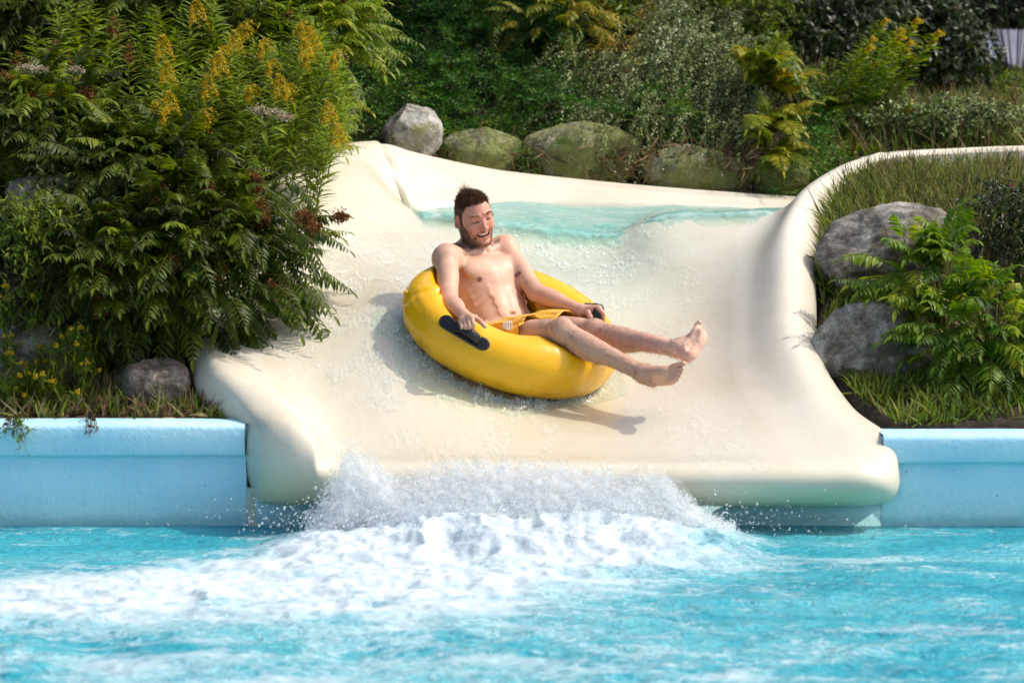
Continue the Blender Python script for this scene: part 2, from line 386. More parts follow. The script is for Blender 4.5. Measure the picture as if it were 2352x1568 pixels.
mid = np.exp(-((W2[..., 0]-.35)/.55)**2)*np.clip((W2[..., 1]-10.4)/1.3, 0, 1)
frth = np.clip(.25+.9*mid+np.exp(-((W2[..., 0]+.75)/.4)**2)*np.exp(-((W2[..., 1]-10.9)/.6)**2)*.6+.5*fbm(W2[..., 0]*2.5, W2[..., 1]*2, oct=3, seed=9), 0, 1)
Fw = grid_faces(*W2.shape[:2]); Wf = W2.reshape(-1, 3)
if np.cross(Wf[Fw[:, 1]]-Wf[Fw[:, 0]], Wf[Fw[:, 3]]-Wf[Fw[:, 0]])[:, 2].mean() < 0: Fw = Fw[:, ::-1]
fo = mesh_obj('flowing_water', Wf, Fw, M_FILM, attrs={'fade': np.clip(ed, 0, 1).ravel()*1.0, 'tint': (.5*mid*np.clip(ed, 0, 1)).ravel(), 'froth': (frth*np.clip(ed, 0, 1)**1.5).ravel()})
tag(fo, kind='structure')

# upper channel of pale teal water, spilling over the crest
back = [(890,420,12.75),(950,478,12.68),(1020,470,12.75),(1120,462,12.82),(1230,460,12.85),(1330,470,12.9),(1450,473,12.95),(1560,470,12.97),(1700,478,13.0),(1850,482,13.05)]
frt = [(900,470,12.4),(955,490,12.03),(1020,494,12.0),(1120,508,11.97),(1230,523,11.95),(1330,533,11.93),(1440,533,11.92),(1530,497,11.95),(1700,489,11.96),(1850,484,11.98)]
T = []
for a, b in zip(back, frt):
    pa = P(*a); pb = P(*b); T.append([pa+(0, .1, .0), pa, pa*.7+pb*.3+(0, 0, .0), pa*.35+pb*.65+(0, 0, .012), pb+(0, 0, .012), pb+(0, -.08, -.014), pb+(0, -.19, -.054)])
T = patch(np.array(T), 14, 8)
T[..., 2] += .012*fbm(T[..., 0]*7, T[..., 1]*6, oct=4, seed=21)
bd_ = np.clip((1-np.linspace(0, 1, T.shape[1]))*3.3, 0, 1)[None]*np.clip(np.linspace(0, 1, T.shape[0])*7-.2, 0, 1)[:, None]
ct = mesh_obj('channel_water', T.reshape(-1, 3), grid_faces(*T.shape[:2])[:, ::-1], M_TEAL, attrs={'body': bd_.ravel()}); tag(ct, kind='structure')

# ---------------- pool walls ----------------
def pool_wall(name, x0, x1, ztop, label, ledge):
    root = empty(name, ((x0+x1)/2, 9.6, 0)); tag(root, label, 'wall', 'blue pool walls')
    def strip(nm, pts):                       # profile (y, z) swept along x with slight unevenness
        xs = np.linspace(x0, x1, 90); V = []
        for y, z in pts:
            dz = .004*fbm(xs*3, xs*0+z*9, oct=3, seed=5); dy = .003*fbm(xs*4, xs*0+z*7+3, oct=3, seed=8)
            V.append(np.stack([xs, y+dy, z+dz], 1))
        V = np.stack(V); o = child(nm, V.reshape(-1, 3), grid_faces(*V.shape[:2]), M_WALL, root)
        F = [[i*90 for i in range(len(pts))][::-1], [i*90+89 for i in range(len(pts))]]
        return o
    strip('wall_face', [(9.535, ztop-ledge), (9.53, ztop-ledge-.012), (9.53, .1), (9.53, -.4), (9.6, -.6)])
    strip('coping', [(9.54, ztop-ledge+.004), (9.505, ztop-ledge), (9.500, ztop-ledge+.012), (9.498, ztop-.02), (9.504, ztop-.005), (9.516, ztop), (9.70, ztop+.002), (9.72, ztop-.01), (9.72, ztop-.3)])
    mb = MB(); mb.box((x0, 9.533, -.4), (x0+.004, 9.71, ztop-.01)); mb.box((x1-.004, 9.533, -.4), (x1, 9.71, ztop-.01)); mb.build('end_face', M_WALL, root, False)
    return root
zl = P(300, 975, 9.51)[2]; zr = P(2200, 1000, 9.51)[2]
pool_wall('pool_wall', -4.2, P(562, 1000, 9.5)[0], zl, 'pale blue pool wall left of the slide mouth, below the shrubs', .125)
pool_wall('pool_wall', P(2030, 1000, 9.5)[0], 4.2, zr, 'pale blue pool wall right of the slide mouth, below the ferny shrub', .11)
# dark wall under the lip
mb = MB(); mb.box((P(562,1000,9.5)[0]+.0, 9.531, -.5), (P(2030,1000,9.5)[0]-.0, 9.60, .15))
ob = mb.build('pool_wall', M_WALL, None, False); tag(ob, 'recessed teal stained wall strip under the slide lip', 'wall', 'blue pool walls')

# ---------------- pool water ----------------
def poly_sd(x, y, poly):
    """signed distance to a polygon, positive inside"""
    d = np.full(x.shape, 1e9); ins = np.zeros(x.shape, bool)
    n = len(poly)
    for i in range(n):
        ax, ay = poly[i]; bx, by = poly[(i+1) % n]
        ex, ey = bx-ax, by-ay; t_ = np.clip(((x-ax)*ex+(y-ay)*ey)/(ex*ex+ey*ey+1e-12), 0, 1)
        d = np.minimum(d, (x-ax-t_*ex)**2+(y-ay-t_*ey)**2)
        c = ((ay > y) != (by > y)) & (x < (bx-ax)*(y-ay)/(by-ay+1e-12)+ax); ins ^= c
    return np.where(ins, 1, -1)*np.sqrt(d)
foam_px = [(0,1305),(200,1285),(430,1262),(560,1235),(700,1210),(760,1185),(1650,1185),(1690,1225),(1740,1275),(1600,1305),(1480,1345),(1330,1375),(1180,1405),(1000,1455),(820,1460),(560,1430),(380,1420),(200,1440),(0,1440),(-300,1430),(-300,1330)]
FOAM_POLY = [tuple(on_z(u, v, .03)[:2]) for u, v in foam_px]
xs = np.concatenate([np.linspace(-9, -2.3, 40)[:-1], np.linspace(-2.3, 2.3, 620), np.linspace(2.3, 9, 40)[1:]])
ys = np.concatenate([np.linspace(-2, 6.6, 60)[:-1], np.linspace(6.6, 9.62, 430)])
X, Y = np.meshgrid(xs, ys)
sd = poly_sd(X, Y, FOAM_POLY)
foam = np.clip(.42+sd*1.35, 0, .98)+.35*np.exp(-((Y-9.0)/.35)**2)*np.clip(1.1-np.abs(X), 0, 1)
low = np.clip((8.1-Y)/1.0, 0, 1)*np.clip((.9-X)/1.6, 0, 1)
strk = fbm(X*2.2+4, Y*5.0, oct=3, seed=31)
foam = np.maximum(foam, .34*low+.12+.28*strk*np.clip((9.3-Y)/.6, 0, 1))
foam = np.maximum(foam, np.clip((8.6-Y)/1.5, 0, 1)*(.20+.35*fbm(X*1.5, Y*6+9, oct=3, seed=37)))
turb = np.clip(.25+sd*1.6, .0, 1)
Z = .010*fbm(X*2, Y*3.5, oct=3, seed=1)+.006*fbm(X*7, Y*12, oct=3, seed=2)
mound = np.exp(-((Y-9.0)/.30)**2)*np.clip((1.0-np.abs((X-.02)/.98)**3), 0, 1)
bil = 1-np.abs(fbm(X*4.5, Y*5.5, oct=4, seed=11)); bil2 = 1-np.abs(fbm(X*12, Y*15, oct=4, seed=12))
Z += turb*(.040*(bil-.6)*1.4+.008*(bil2-.6)*1.2)+mound*(.085+.06*(bil-.5)+.014*(bil2-.5))
Z += .032*np.clip((8.6-Y)/1.2, 0, 1)*(.7-np.abs(fbm(X*2.4, Y*4.2, oct=4, seed=41))*1.6)*.8
Z *= np.clip((9.62-Y)/.25, .25, 1)
wo_ = mesh_obj('pool_water', np.stack([X, Y, Z], -1).reshape(-1, 3), grid_faces(*X.shape), M_POOL, attrs={'foam': foam.ravel()})
tag(wo_, kind='structure')

# ---------------- splash at the foot of the slide ----------------
ico = (1+5**.5)/2
IV = np.array([(-1,ico,0),(1,ico,0),(-1,-ico,0),(1,-ico,0),(0,-1,ico),(0,1,ico),(0,-1,-ico),(0,1,-ico),(ico,0,-1),(ico,0,1),(-ico,0,-1),(-ico,0,1)], float); IV /= np.linalg.norm(IV[0])
IF = np.array([(0,11,5),(0,5,1),(0,1,7),(0,7,10),(0,10,11),(1,5,9),(5,11,4),(11,10,2),(10,7,6),(7,1,8),(3,9,4),(3,4,2),(3,2,6),(3,6,8),(3,8,9),(4,9,5),(2,4,11),(6,2,10),(8,6,7),(9,8,1)])
def blobs(C, Rr, stretch=None):
    n = len(C); q = rng.normal(size=(n, 3, 3)); q, _ = np.linalg.qr(q)
    sc = np.ones((n, 1, 3)) if stretch is None else stretch
    V = (IV[None]*Rr[:, None, None]*sc)@q+C[:, None, :]
    F = IF[None]+np.arange(n)[:, None, None]*12
    return V.reshape(-1, 3), F.reshape(-1, 3)
def m_splash():
    t = NT('splash water'); 
    d = t.n('BsdfDiffuse'); d.inputs[0].default_value = (.94, .97, .98, 1); tl_ = t.n('BsdfTranslucent'); tl_.inputs[0].default_value = (.94, .97, .98, 1)
    g = t.n('BsdfGlossy'); g.inputs['Roughness'].default_value = .15; tr = t.n('BsdfTransparent')
    def mx(f_, a, b):
        m_ = t.n('MixShader'); m_.inputs[0].default_value = f_; t.l(a, m_.inputs[1]); t.l(b, m_.inputs[2]); return m_.outputs[0]
    t.l(mx(.55, mx(.12, mx(.5, d.outputs[0], tl_.outputs[0]), g.outputs[0]), tr.outputs[0]), t.out.inputs[0])
    return t.m
M_SPL = m_splash()
top_px = [(700,1175),(735,1120),(760,1050),(800,1005),(850,1045),(900,1085),(960,1080),(1040,1055),(1130,1050),(1250,1058),(1350,1075),(1440,1080),(1540,1085),(1560,1120),(1620,1165),(1690,1200)]
tu = np.array([p[0] for p in top_px]); tv = np.array([p[1] for p in top_px])
N1 = 85000
u = rng.uniform(700, 1690, N1); tvv = np.interp(u, tu, tv)
tvv += 14*fbm(u/26, u*0, oct=3, seed=4)
q = rng.beta(1.15, 1.0, N1); v = tvv+(1225-tvv)*q
yy = 9.22-.12*q+rng.normal(0, .05, N1)
C = np.array([P(a, b, c) for a, b, c in zip(u, v, yy)])
cl = fbm(C[:, 0]*16, C[:, 2]*20, C[:, 1]*8, oct=3, seed=77)
edg = np.clip(np.minimum(u-700, 1690-u)/110, 0, 1)
keep = (rng.uniform(0, 1, N1) < .25+.75*edg) & (cl+rng.uniform(-.5, .5, N1)+.35*(q) > -.05) & (rng.uniform(0, 1, N1) < .35+1.5*q)
C = C[keep]; qq = q[keep]
Rr = np.clip(rng.lognormal(-6.25, .40, len(C)), .0009, .006)*(1+.4*qq)
V1, F1 = blobs(C, Rr, np.clip(rng.normal(1, .35, (len(C), 1, 3)), .45, 2.2))
# froth at the ring and behind it, and stray drops
ex = []; er = []
for k in range(5200):                         # drops thrown forward of the curtain
    a = rng.normal(1180, 270); b = rng.normal(1195, 26); p_ = P(a, b, rng.uniform(8.75, 9.2)); p_[2] = max(p_[2], .04)
    ex.append(p_); er.append(float(np.clip(rng.lognormal(-6.2, .45), .0008, .005)))
for (a, b, c) in [(725,1120,.008),(712,1160,.006),(700,1178,.005),(640,1205,.007),(610,1190,.005),(660,1215,.006),(560,1215,.005)]:
    ex.append(P(a, b, 9.2)); er.append(c)
for base, tip in [((690,1210),(728,1172)),((1650,1200),(1672,1180))]:
    for s_ in np.linspace(0, 1, 16):
        ex.append(P(base[0]+(tip[0]-base[0])*s_, base[1]+(tip[1]-base[1])*s_-12*math.sin(s_*3), 9.15)); er.append(.007*(1-.6*s_))
V2, F2 = blobs(np.array(ex), np.array(er))
sp = mesh_obj('splash', np.concatenate([V1, V2]), np.concatenate([F1, F2+len(V1)]), M_SPL)
tag(sp, 'white splash of droplets where the slide meets the pool', 'splash', kind='stuff')
# torn sheets of white water in the spray
def m_sheet():
    t = NT('torn white water'); g = t.geo()
    a = t.attr('dens').outputs['Fac']; n = t.noise(g, 13, 6, .68, .8); n2 = t.noise(g, 75, 4, .7)
    s = t.math('ADD', a, t.math('ADD', t.math('MULTIPLY', t.math('SUBTRACT', n, .5), 1.5), t.math('MULTIPLY', t.math('SUBTRACT', n2, .5), .9)))
    al = t.ramp(s, [(.30, 0), (.62, .32), (1.0, .72)])
    d = t.n('BsdfDiffuse'); d.inputs[0].default_value = (.93, .96, .97, 1); tl_ = t.n('BsdfTranslucent'); tl_.inputs[0].default_value = (.93, .96, .97, 1)
    bp = t.bump(t.noise(g, 40, 5, .7), .6, .01); t.l(bp, d.inputs['Normal'])
    m1 = t.n('MixShader'); m1.inputs[0].default_value = .5; t.l(d.outputs[0], m1.inputs[1]); t.l(tl_.outputs[0], m1.inputs[2])
    tr = t.n('BsdfTransparent'); m2 = t.n('MixShader'); t.l(al, m2.inputs[0]); t.l(tr.outputs[0], m2.inputs[1]); t.l(m1.outputs[0], m2.inputs[2]); t.l(m2.outputs[0], t.out.inputs[0]); return t.m
SV_ = []; SF_ = []; SD_ = []; n0 = 0
for L_ in range(6):
    uu = np.linspace(700, 1700, 220); tt = np.linspace(0, 1, 46); U_, T_ = np.meshgrid(uu, tt)
    tp = np.interp(U_, tu, tv)+20*fbm(U_/40+L_*9, U_*0, oct=3, seed=L_)-6
    Vv = 1222+(tp-1222)*T_; yv = 9.02+.045*L_+.07*fbm(U_/60, T_*3+L_*5, oct=3, seed=20+L_)-.05*T_*(L_ % 2)
    a_ = (U_-1176)/FPX; b_ = (784-Vv)/FPX; dy_ = math.cos(PITCH)+b_*math.sin(PITCH); dz_ = -math.sin(PITCH)+b_*math.cos(PITCH); tt_ = yv/dy_
    pts = np.stack([a_*tt_, yv, CAM_H+dz_*tt_], -1); SV_.append(pts.reshape(-1, 3)); SF_.append(grid_faces(46, 220)+n0); n0 += 46*220
    edge = np.clip(np.minimum(U_-700, 1700-U_)/120, 0, 1); SD_.append((.98-.72*T_**1.1-.5*(1-edge)).ravel())
tag(mesh_obj('spray_sheets', np.concatenate(SV_), np.concatenate(SF_), m_sheet(), attrs={'dens': np.concatenate(SD_)}), 'torn sheets of white water in front of the slide lip', 'spray', kind='stuff')
# ---------------- swim ring ----------------
PH_R, TH_R, PH_L, TH_L = R(245), R(42), R(11), R(92)
EL_R = P(1031, 694, 10.22); WR_R = P(1064, 723, 10.02)
EL_L = P(1232, 672, 10.49); WR_L = P(1335, 713, 10.37)
KN_R = P(1290, 762, 10.05); KN_L = P(1366, 764, 10.20)
AN_R = P(1478, 858, 9.88); AN_L = P(1560, 802, 9.90)
RC = P(1172, 750, 10.35); R_MAJ, R_MIN = .347, .139
_a = R(18); RA = np.array([math.cos(_a), 0, -math.sin(_a)]); RB = np.array([.05, math.cos(R(18)), math.sin(R(18))])
RB = RB-np.dot(RB, RA)*RA; RB /= np.linalg.norm(RB); RN = np.cross(RA, RB)
def ring_pt(ph, th, off=0.0):
    """point on the tube: ph round the ring, th round the tube (0 outward, 90 degrees on top)"""
    ph = np.asarray(ph, float)[..., None]; th = np.asarray(th, float)[..., None]
    rad = np.cos(ph)*RA+np.sin(ph)*RB
    off = np.asarray(off, float)
    ng = ph[..., 0]; k_ = lambda c, w: np.exp(-((((ng-c+np.pi) % (2*np.pi))-np.pi)/w)**2)[..., None]
    sq = .040*k_(R(172), .62)
    rad_out = .030*k_(R(172), .62)
    if off.ndim: off = off[..., None]
    sq = sq+.020*k_(R(264), .55); dn = -.014*k_(R(264), .55)*RN
    return RC+dn+(R_MAJ+rad_out)*rad+(R_MIN-sq+off)*(np.cos(th)*rad+np.sin(th)*RN)
def m_vinyl(name, base, rough=.28):
    t = NT(name); g = t.coord()
    c = t.mix(t.ramp(t.noise(g, 5, 3), [(.35, 0), (.7, 1)]), base, tuple(x*.88 for x in base))
    t.set(Base_Color=c, Roughness=t.ramp(t.noise(g, 9, 4), [(.35, rough*.75), (.7, rough*1.35)]), Specular_IOR_Level=.38,
          Coat_Weight=.15, Coat_Roughness=.1, Normal=t.bump(t.noise(g, 9, 4, .6), .25, .01))
    t.b.inputs['Subsurface Weight'].default_value = .08
    t.b.inputs['Subsurface Radius'].default_value = (.02, .01, .003); return t.m
M_RING = m_vinyl('yellow vinyl', (.84, .455, .003)); M_BLK = m_vinyl('black rubber', (.013, .012, .013), .25)
M_SEAM = m_vinyl('yellow seam', (.76, .42, .004), .4)
nph, nth = 480, 130
ph = np.arange(nph)/nph*2*np.pi; th = np.arange(nth)/nth*2*np.pi
PH, TH = np.meshgrid(ph, th, indexing='ij')
def lobe(x, c, w):
    d = (x-c+np.pi) % (2*np.pi)-np.pi; return np.exp(-(d/w)**2)
wr = fbm(np.cos(PH)*16+9, np.sin(PH)*16, TH*.9, oct=3, seed=14)
seamz = lobe(TH, -.55, .40)                                  # gathers in the vinyl along the lower outer weld
pl = fbm(PH*24+2*np.sin(TH), TH*1.1, oct=3, seed=19)
off = .0040*wr*(.18+seamz)+.0052*pl*seamz*(.35+.65*lobe(PH, R(215), .9))
# pinch where the tube folds behind the arm, with gathers running off it
d1 = (PH-R(196)-.10*np.sin(TH) + np.pi) % (2*np.pi)-np.pi
off = off-.013*np.exp(-(d1/.045)**2)*(.35+.65*lobe(TH, 1.3, 1.1))
off = off+.005*np.exp(-((d1-.12)/.10)**2)+.0035*np.exp(-((d1+.12)/.10)**2)
fan = np.sin((TH*15+PH*6))*np.exp(-((d1-.10)/.16)**2)*lobe(TH, .2, .9)
off = off+.0024*fan
off = off+.0012*fbm(PH*3, TH*2, oct=2, seed=2)
# the vinyl gives way where the arm, back and legs press on it
off = off-.045*lobe(PH, R(222), .30)*lobe(TH, R(105), .75)
_hips = P(1174, 790, 10.43)
PRESS = [(P(1026, 594, 10.50), EL_R, .050, .044), (EL_R, WR_R, .044, .028), (P(1160, 573, 10.72), EL_L, .05, .042), (EL_L, WR_L, .04, .028),
         (P(1156, 788, 10.37), KN_R, .088, .056), (P(1212, 768, 10.50), KN_L, .088, .056), (KN_R, AN_R, .054, .036), (KN_L, AN_L, .054, .036),
         (_hips, P(1100, 590, 10.66), .155, .13), (_hips+np.array([-.04, -.04, 0]), P(1080, 600, 10.6), .13, .12)]
for it in range(26):
    Vt = ring_pt(PH, TH, off); best = np.full(off.shape, 9.)
    for a_, b_, ra_, rb_ in PRESS:
        ba = b_-a_; t_ = np.clip(((Vt-a_)@ba)/(ba@ba), 0, 1)
        best = np.minimum(best, np.linalg.norm(Vt-a_-t_[..., None]*ba, axis=-1)-(ra_+(rb_-ra_)*t_))
    off = off-.005*np.clip(1-best/.012, 0, 1)
for it in range(3):
    off = .5*off+.125*(np.roll(off, 1, 0)+np.roll(off, -1, 0)+np.roll(off, 1, 1)+np.roll(off, -1, 1))
V = ring_pt(PH, TH, off).reshape(-1, 3)
i = np.arange(nph)[:, None]*nth+np.arange(nth)[None]; i2 = ((np.arange(nph)+1) % nph)[:, None]*nth+np.arange(nth)[None]
jn = np.roll(np.arange(nth), -1)
F = np.stack([i, i2, i2[:, jn], i[:, jn]], -1).reshape(-1, 4)
ring = empty('swim_ring', tuple(RC-RN*R_MIN))
tag(ring, 'big glossy yellow inflatable ring carrying the man down the slide', 'swim ring')
child('tube', V, F, M_RING, ring)
for k, (tt, rr) in enumerate([(-.62, .0016), (-.50, .0011)]):
    pts = ring_pt(ph[::2], tt+.012*fbm(ph[::2]*9, ph[::2]*0, oct=2, seed=k), .0006)
    m = MB(); m.tube(np.concatenate([pts, pts[:1]]), rr, 5, cap=False); m.build('seam', M_SEAM, ring)
def pad(phc, thc, name='handle_pad', Lp=.128, Wp=.034, shift=0.):
    m = MB(); n1, n2 = 46, 18; rr = (R_MAJ+R_MIN*math.cos(thc))
    s = np.linspace(-1, 1, n1); V = []
    for a in s:
        x = a*Lp; cx = Lp-Wp
        hw = Wp*math.sqrt(max(0, 1-(max(0, abs(x)-cx)/Wp)**2)) if abs(x) > cx else Wp*(1-.10*math.cos(x/cx*math.pi/2))
        hw = max(hw, .0005)
        for b in np.linspace(-1, 1, n2):
            e = min(1, (1-abs(b))*5, (1-abs(a))*18)
            V.append(ring_pt(phc+x/rr, thc+b*hw/R_MIN, .0005+.0042*max(0, e)**.5+(.0018 if .60 < abs(b) < .72 else 0)))
    m.add(np.array(V).reshape(-1, 3), grid_faces(n1, n2))
    o = m.build(name, M_BLK, ring)
    # strap handle arching over the pad
    m2 = MB(); s = np.linspace(0, 1, 22); V = []
    for a in s:
        x = (a-.5)*.118+shift; hgt = .004+.050*(math.sin(a*math.pi)**.5)
        w_ = .021-.005*math.sin(a*math.pi)
        for b, hh in ((-1, 0), (-.6, .0045), (.6, .0045), (1, 0), (.6, -.004), (-.6, -.004)):
            V.append(ring_pt(phc+x/rr, thc+b*w_/R_MIN, hgt+hh))
    V = np.array(V).reshape(-1, 6, 3); Fq = []
    for i_ in range(21):
        for j_ in range(6):
            Fq.append([i_*6+j_, i_*6+(j_+1) % 6, (i_+1)*6+(j_+1) % 6, (i_+1)*6+j_])
    m2.add(V.reshape(-1, 3), Fq); m2.build('handle', M_BLK, ring)
pad(PH_R, TH_R, shift=.024); pad(PH_L, TH_L)
m = MB(); m.tube([ring_pt(R(190), R(18), -.002), ring_pt(R(190), R(18), .010)], [.013, .011], 14); m.tube([ring_pt(R(190), R(18), .009), ring_pt(R(190), R(18), .014)], [.006, .006], 10); m.build('valve', M_SEAM, ring)
# ---------------- the man: one body surface grown from a distance field ----------------
H_RES = .0030
class Field:
    def __init__(s, lo, hi, h):
        s.lo = np.array(lo); s.h = h; s.n = np.ceil((np.array(hi)-s.lo)/h).astype(int)+1
        s.D = np.full(s.n, .08, np.float32)
    def box(s, lo, hi):
        a = np.maximum(np.floor((lo-s.lo)/s.h).astype(int), 0); b = np.minimum(np.ceil((hi-s.lo)/s.h).astype(int)+1, s.n)
        if (b <= a).any(): return None, None
        X = [(s.lo[k]+np.arange(a[k], b[k])*s.h).astype(np.float32) for k in range(3)]
        sl_ = tuple(slice(a[k], b[k]) for k in range(3))
        return sl_, (X[0][:, None, None], X[1][None, :, None], X[2][None, None, :])
    def apply(s, lo, hi, fn, k, op='u'):
        m = max(k, .0)+.014
        sl_, X = s.box(np.array(lo)-m, np.array(hi)+m)
        if sl_ is None: return
        d = fn(*X); D = s.D[sl_]
        if op == 'u':
            if k > 0:
                h = np.clip(.5+.5*(D-d)/k, 0, 1); s.D[sl_] = D*(1-h)+d*h-k*h*(1-h)
            else: s.D[sl_] = np.minimum(D, d)
        else:
            h = np.clip(.5-.5*(D+d)/k, 0, 1); s.D[sl_] = D*(1-h)-d*h+k*h*(1-h)
    def cap(s, a, b, ra, rb, k=.01, op='u'):
        a = np.array(a, float); b = np.array(b, float); ba = b-a; L2 = float(ba@ba)+1e-12
        def fn(X, Y, Z):
            t = np.clip(((X-a[0])*ba[0]+(Y-a[1])*ba[1]+(Z-a[2])*ba[2])/L2, 0, 1)
            q = np.sqrt((X-a[0]-t*ba[0])**2+(Y-a[1]-t*ba[1])**2+(Z-a[2]-t*ba[2])**2)
            return q-(ra+(rb-ra)*t)
        r = max(ra, rb); s.apply(np.minimum(a, b)-r, np.maximum(a, b)+r, fn, k, op)
    def ell(s, c, rad, M=None, k=.01, op='u'):
        """M columns are the ellipsoid's axes"""
        c = np.array(c, float); rad = np.array(rad, float); M = np.eye(3) if M is None else np.asarray(M)
        def fn(X, Y, Z):
            x = X-c[0]; y = Y-c[1]; z = Z-c[2]; q0 = 0; q1 = 0
            for i in range(3):
                p = x*M[0, i]+y*M[1, i]+z*M[2, i]
                q0 = q0+(p/rad[i])**2; q1 = q1+(p/rad[i]**2)**2
            q0 = np.sqrt(q0); q1 = np.sqrt(q1)+1e-9
            return q0*(q0-1)/q1
        e = np.sqrt(((M*rad)**2).sum(1)); s.apply(c-e, c+e, fn, k, op)
    def mesh(s):
        D = s.D; ins = D < 0; n = D.shape
        c = np.zeros((n[0]-1, n[1]-1, n[2]-1), np.uint8)
        for dx in (0, 1):
            for dy in (0, 1):
                for dz in (0, 1): c += ins[dx:n[0]-1+dx, dy:n[1]-1+dy, dz:n[2]-1+dz]
        act = np.argwhere((c > 0) & (c < 8)); idx = np.full(c.shape, -1, np.int32)
        idx[act[:, 0], act[:, 1], act[:, 2]] = np.arange(len(act)); del c
        acc = np.zeros((len(act), 3)); cnt = np.zeros(len(act))
        corners = [(x, y, z) for x in (0, 1) for y in (0, 1) for z in (0, 1)]
        val = {q: D[act[:, 0]+q[0], act[:, 1]+q[1], act[:, 2]+q[2]].astype(float) for q in corners}
        for q in corners:
            for ax in range(3):
                if q[ax]: continue
                r = list(q); r[ax] = 1; r = tuple(r); va, vb = val[q], val[r]; m = (va < 0) != (vb < 0)
                t = np.where(m, va/(va-vb+1e-12), 0)
                p = np.array(q, float)[None]+0*acc; p[:, ax] += t
                acc += np.where(m[:, None], p, 0); cnt += m
        V = s.lo+(act+acc/cnt[:, None])*s.h
        F = []
        for ax in range(3):
            o1, o2 = [(1, 2), (2, 0), (0, 1)][ax]
            sl0 = [slice(None)]*3; sl1 = [slice(None)]*3; sl0[ax] = slice(0, n[ax]-1); sl1[ax] = slice(1, n[ax])
            a = ins[tuple(sl0)]; b = ins[tuple(sl1)]
            e = np.argwhere(a != b); e = e[(e[:, o1] > 0) & (e[:, o2] > 0) & (e[:, o1] < n[o1]-1) & (e[:, o2] < n[o2]-1)]
            fl = a[e[:, 0], e[:, 1], e[:, 2]]
            q = []
            for (u_, v_) in ((0, 0), (-1, 0), (-1, -1), (0, -1)):
                w_ = e.copy(); w_[:, o1] += u_; w_[:, o2] += v_; q.append(idx[w_[:, 0], w_[:, 1], w_[:, 2]])
            q = np.stack(q, 1); q[~fl] = q[~fl][:, ::-1]; F.append(q)
        F = np.concatenate(F); F = F[(F >= 0).all(1)]
        return V, F[:, ::-1] if False else F
def unit(v): v = np.asarray(v, float); return v/np.linalg.norm(v)

# joints
HIP = P(1174, 790, 10.43); SHC = P(1094, 584, 10.66)
T_UP = unit(SHC-HIP); f0 = np.array([.52, -.85, 0]); T_F = unit(f0-np.dot(f0, T_UP)*T_UP); T_L = np.cross(T_UP, T_F)
TM = np.stack([T_L, T_F, T_UP], 1)
def tor(l, f, u): return HIP+TM@np.array([l, f, u])
TL = np.linalg.norm(SHC-HIP)
SH_R = P(1026, 594, 10.48); SH_L = P(1160, 573, 10.72)
HP_R = P(1156, 788, 10.37); HP_L = P(1212, 768, 10.50)
HC = P(1089, 498, 10.60)
ff = unit((.42, -.84, -.20)); up0 = unit(np.array([0, 0, 1.])-ff[2]*ff); sd0 = np.cross(up0, ff)    # sd0: his left
_r = R(15); H_U = up0*math.cos(_r)-sd0*math.sin(_r); H_L = np.cross(H_U, ff); HM = np.stack([H_L, ff, H_U], 1)
HS = .0102
def hd(x, y, z): return HC+HM@(np.array([x, y, z])*HS)

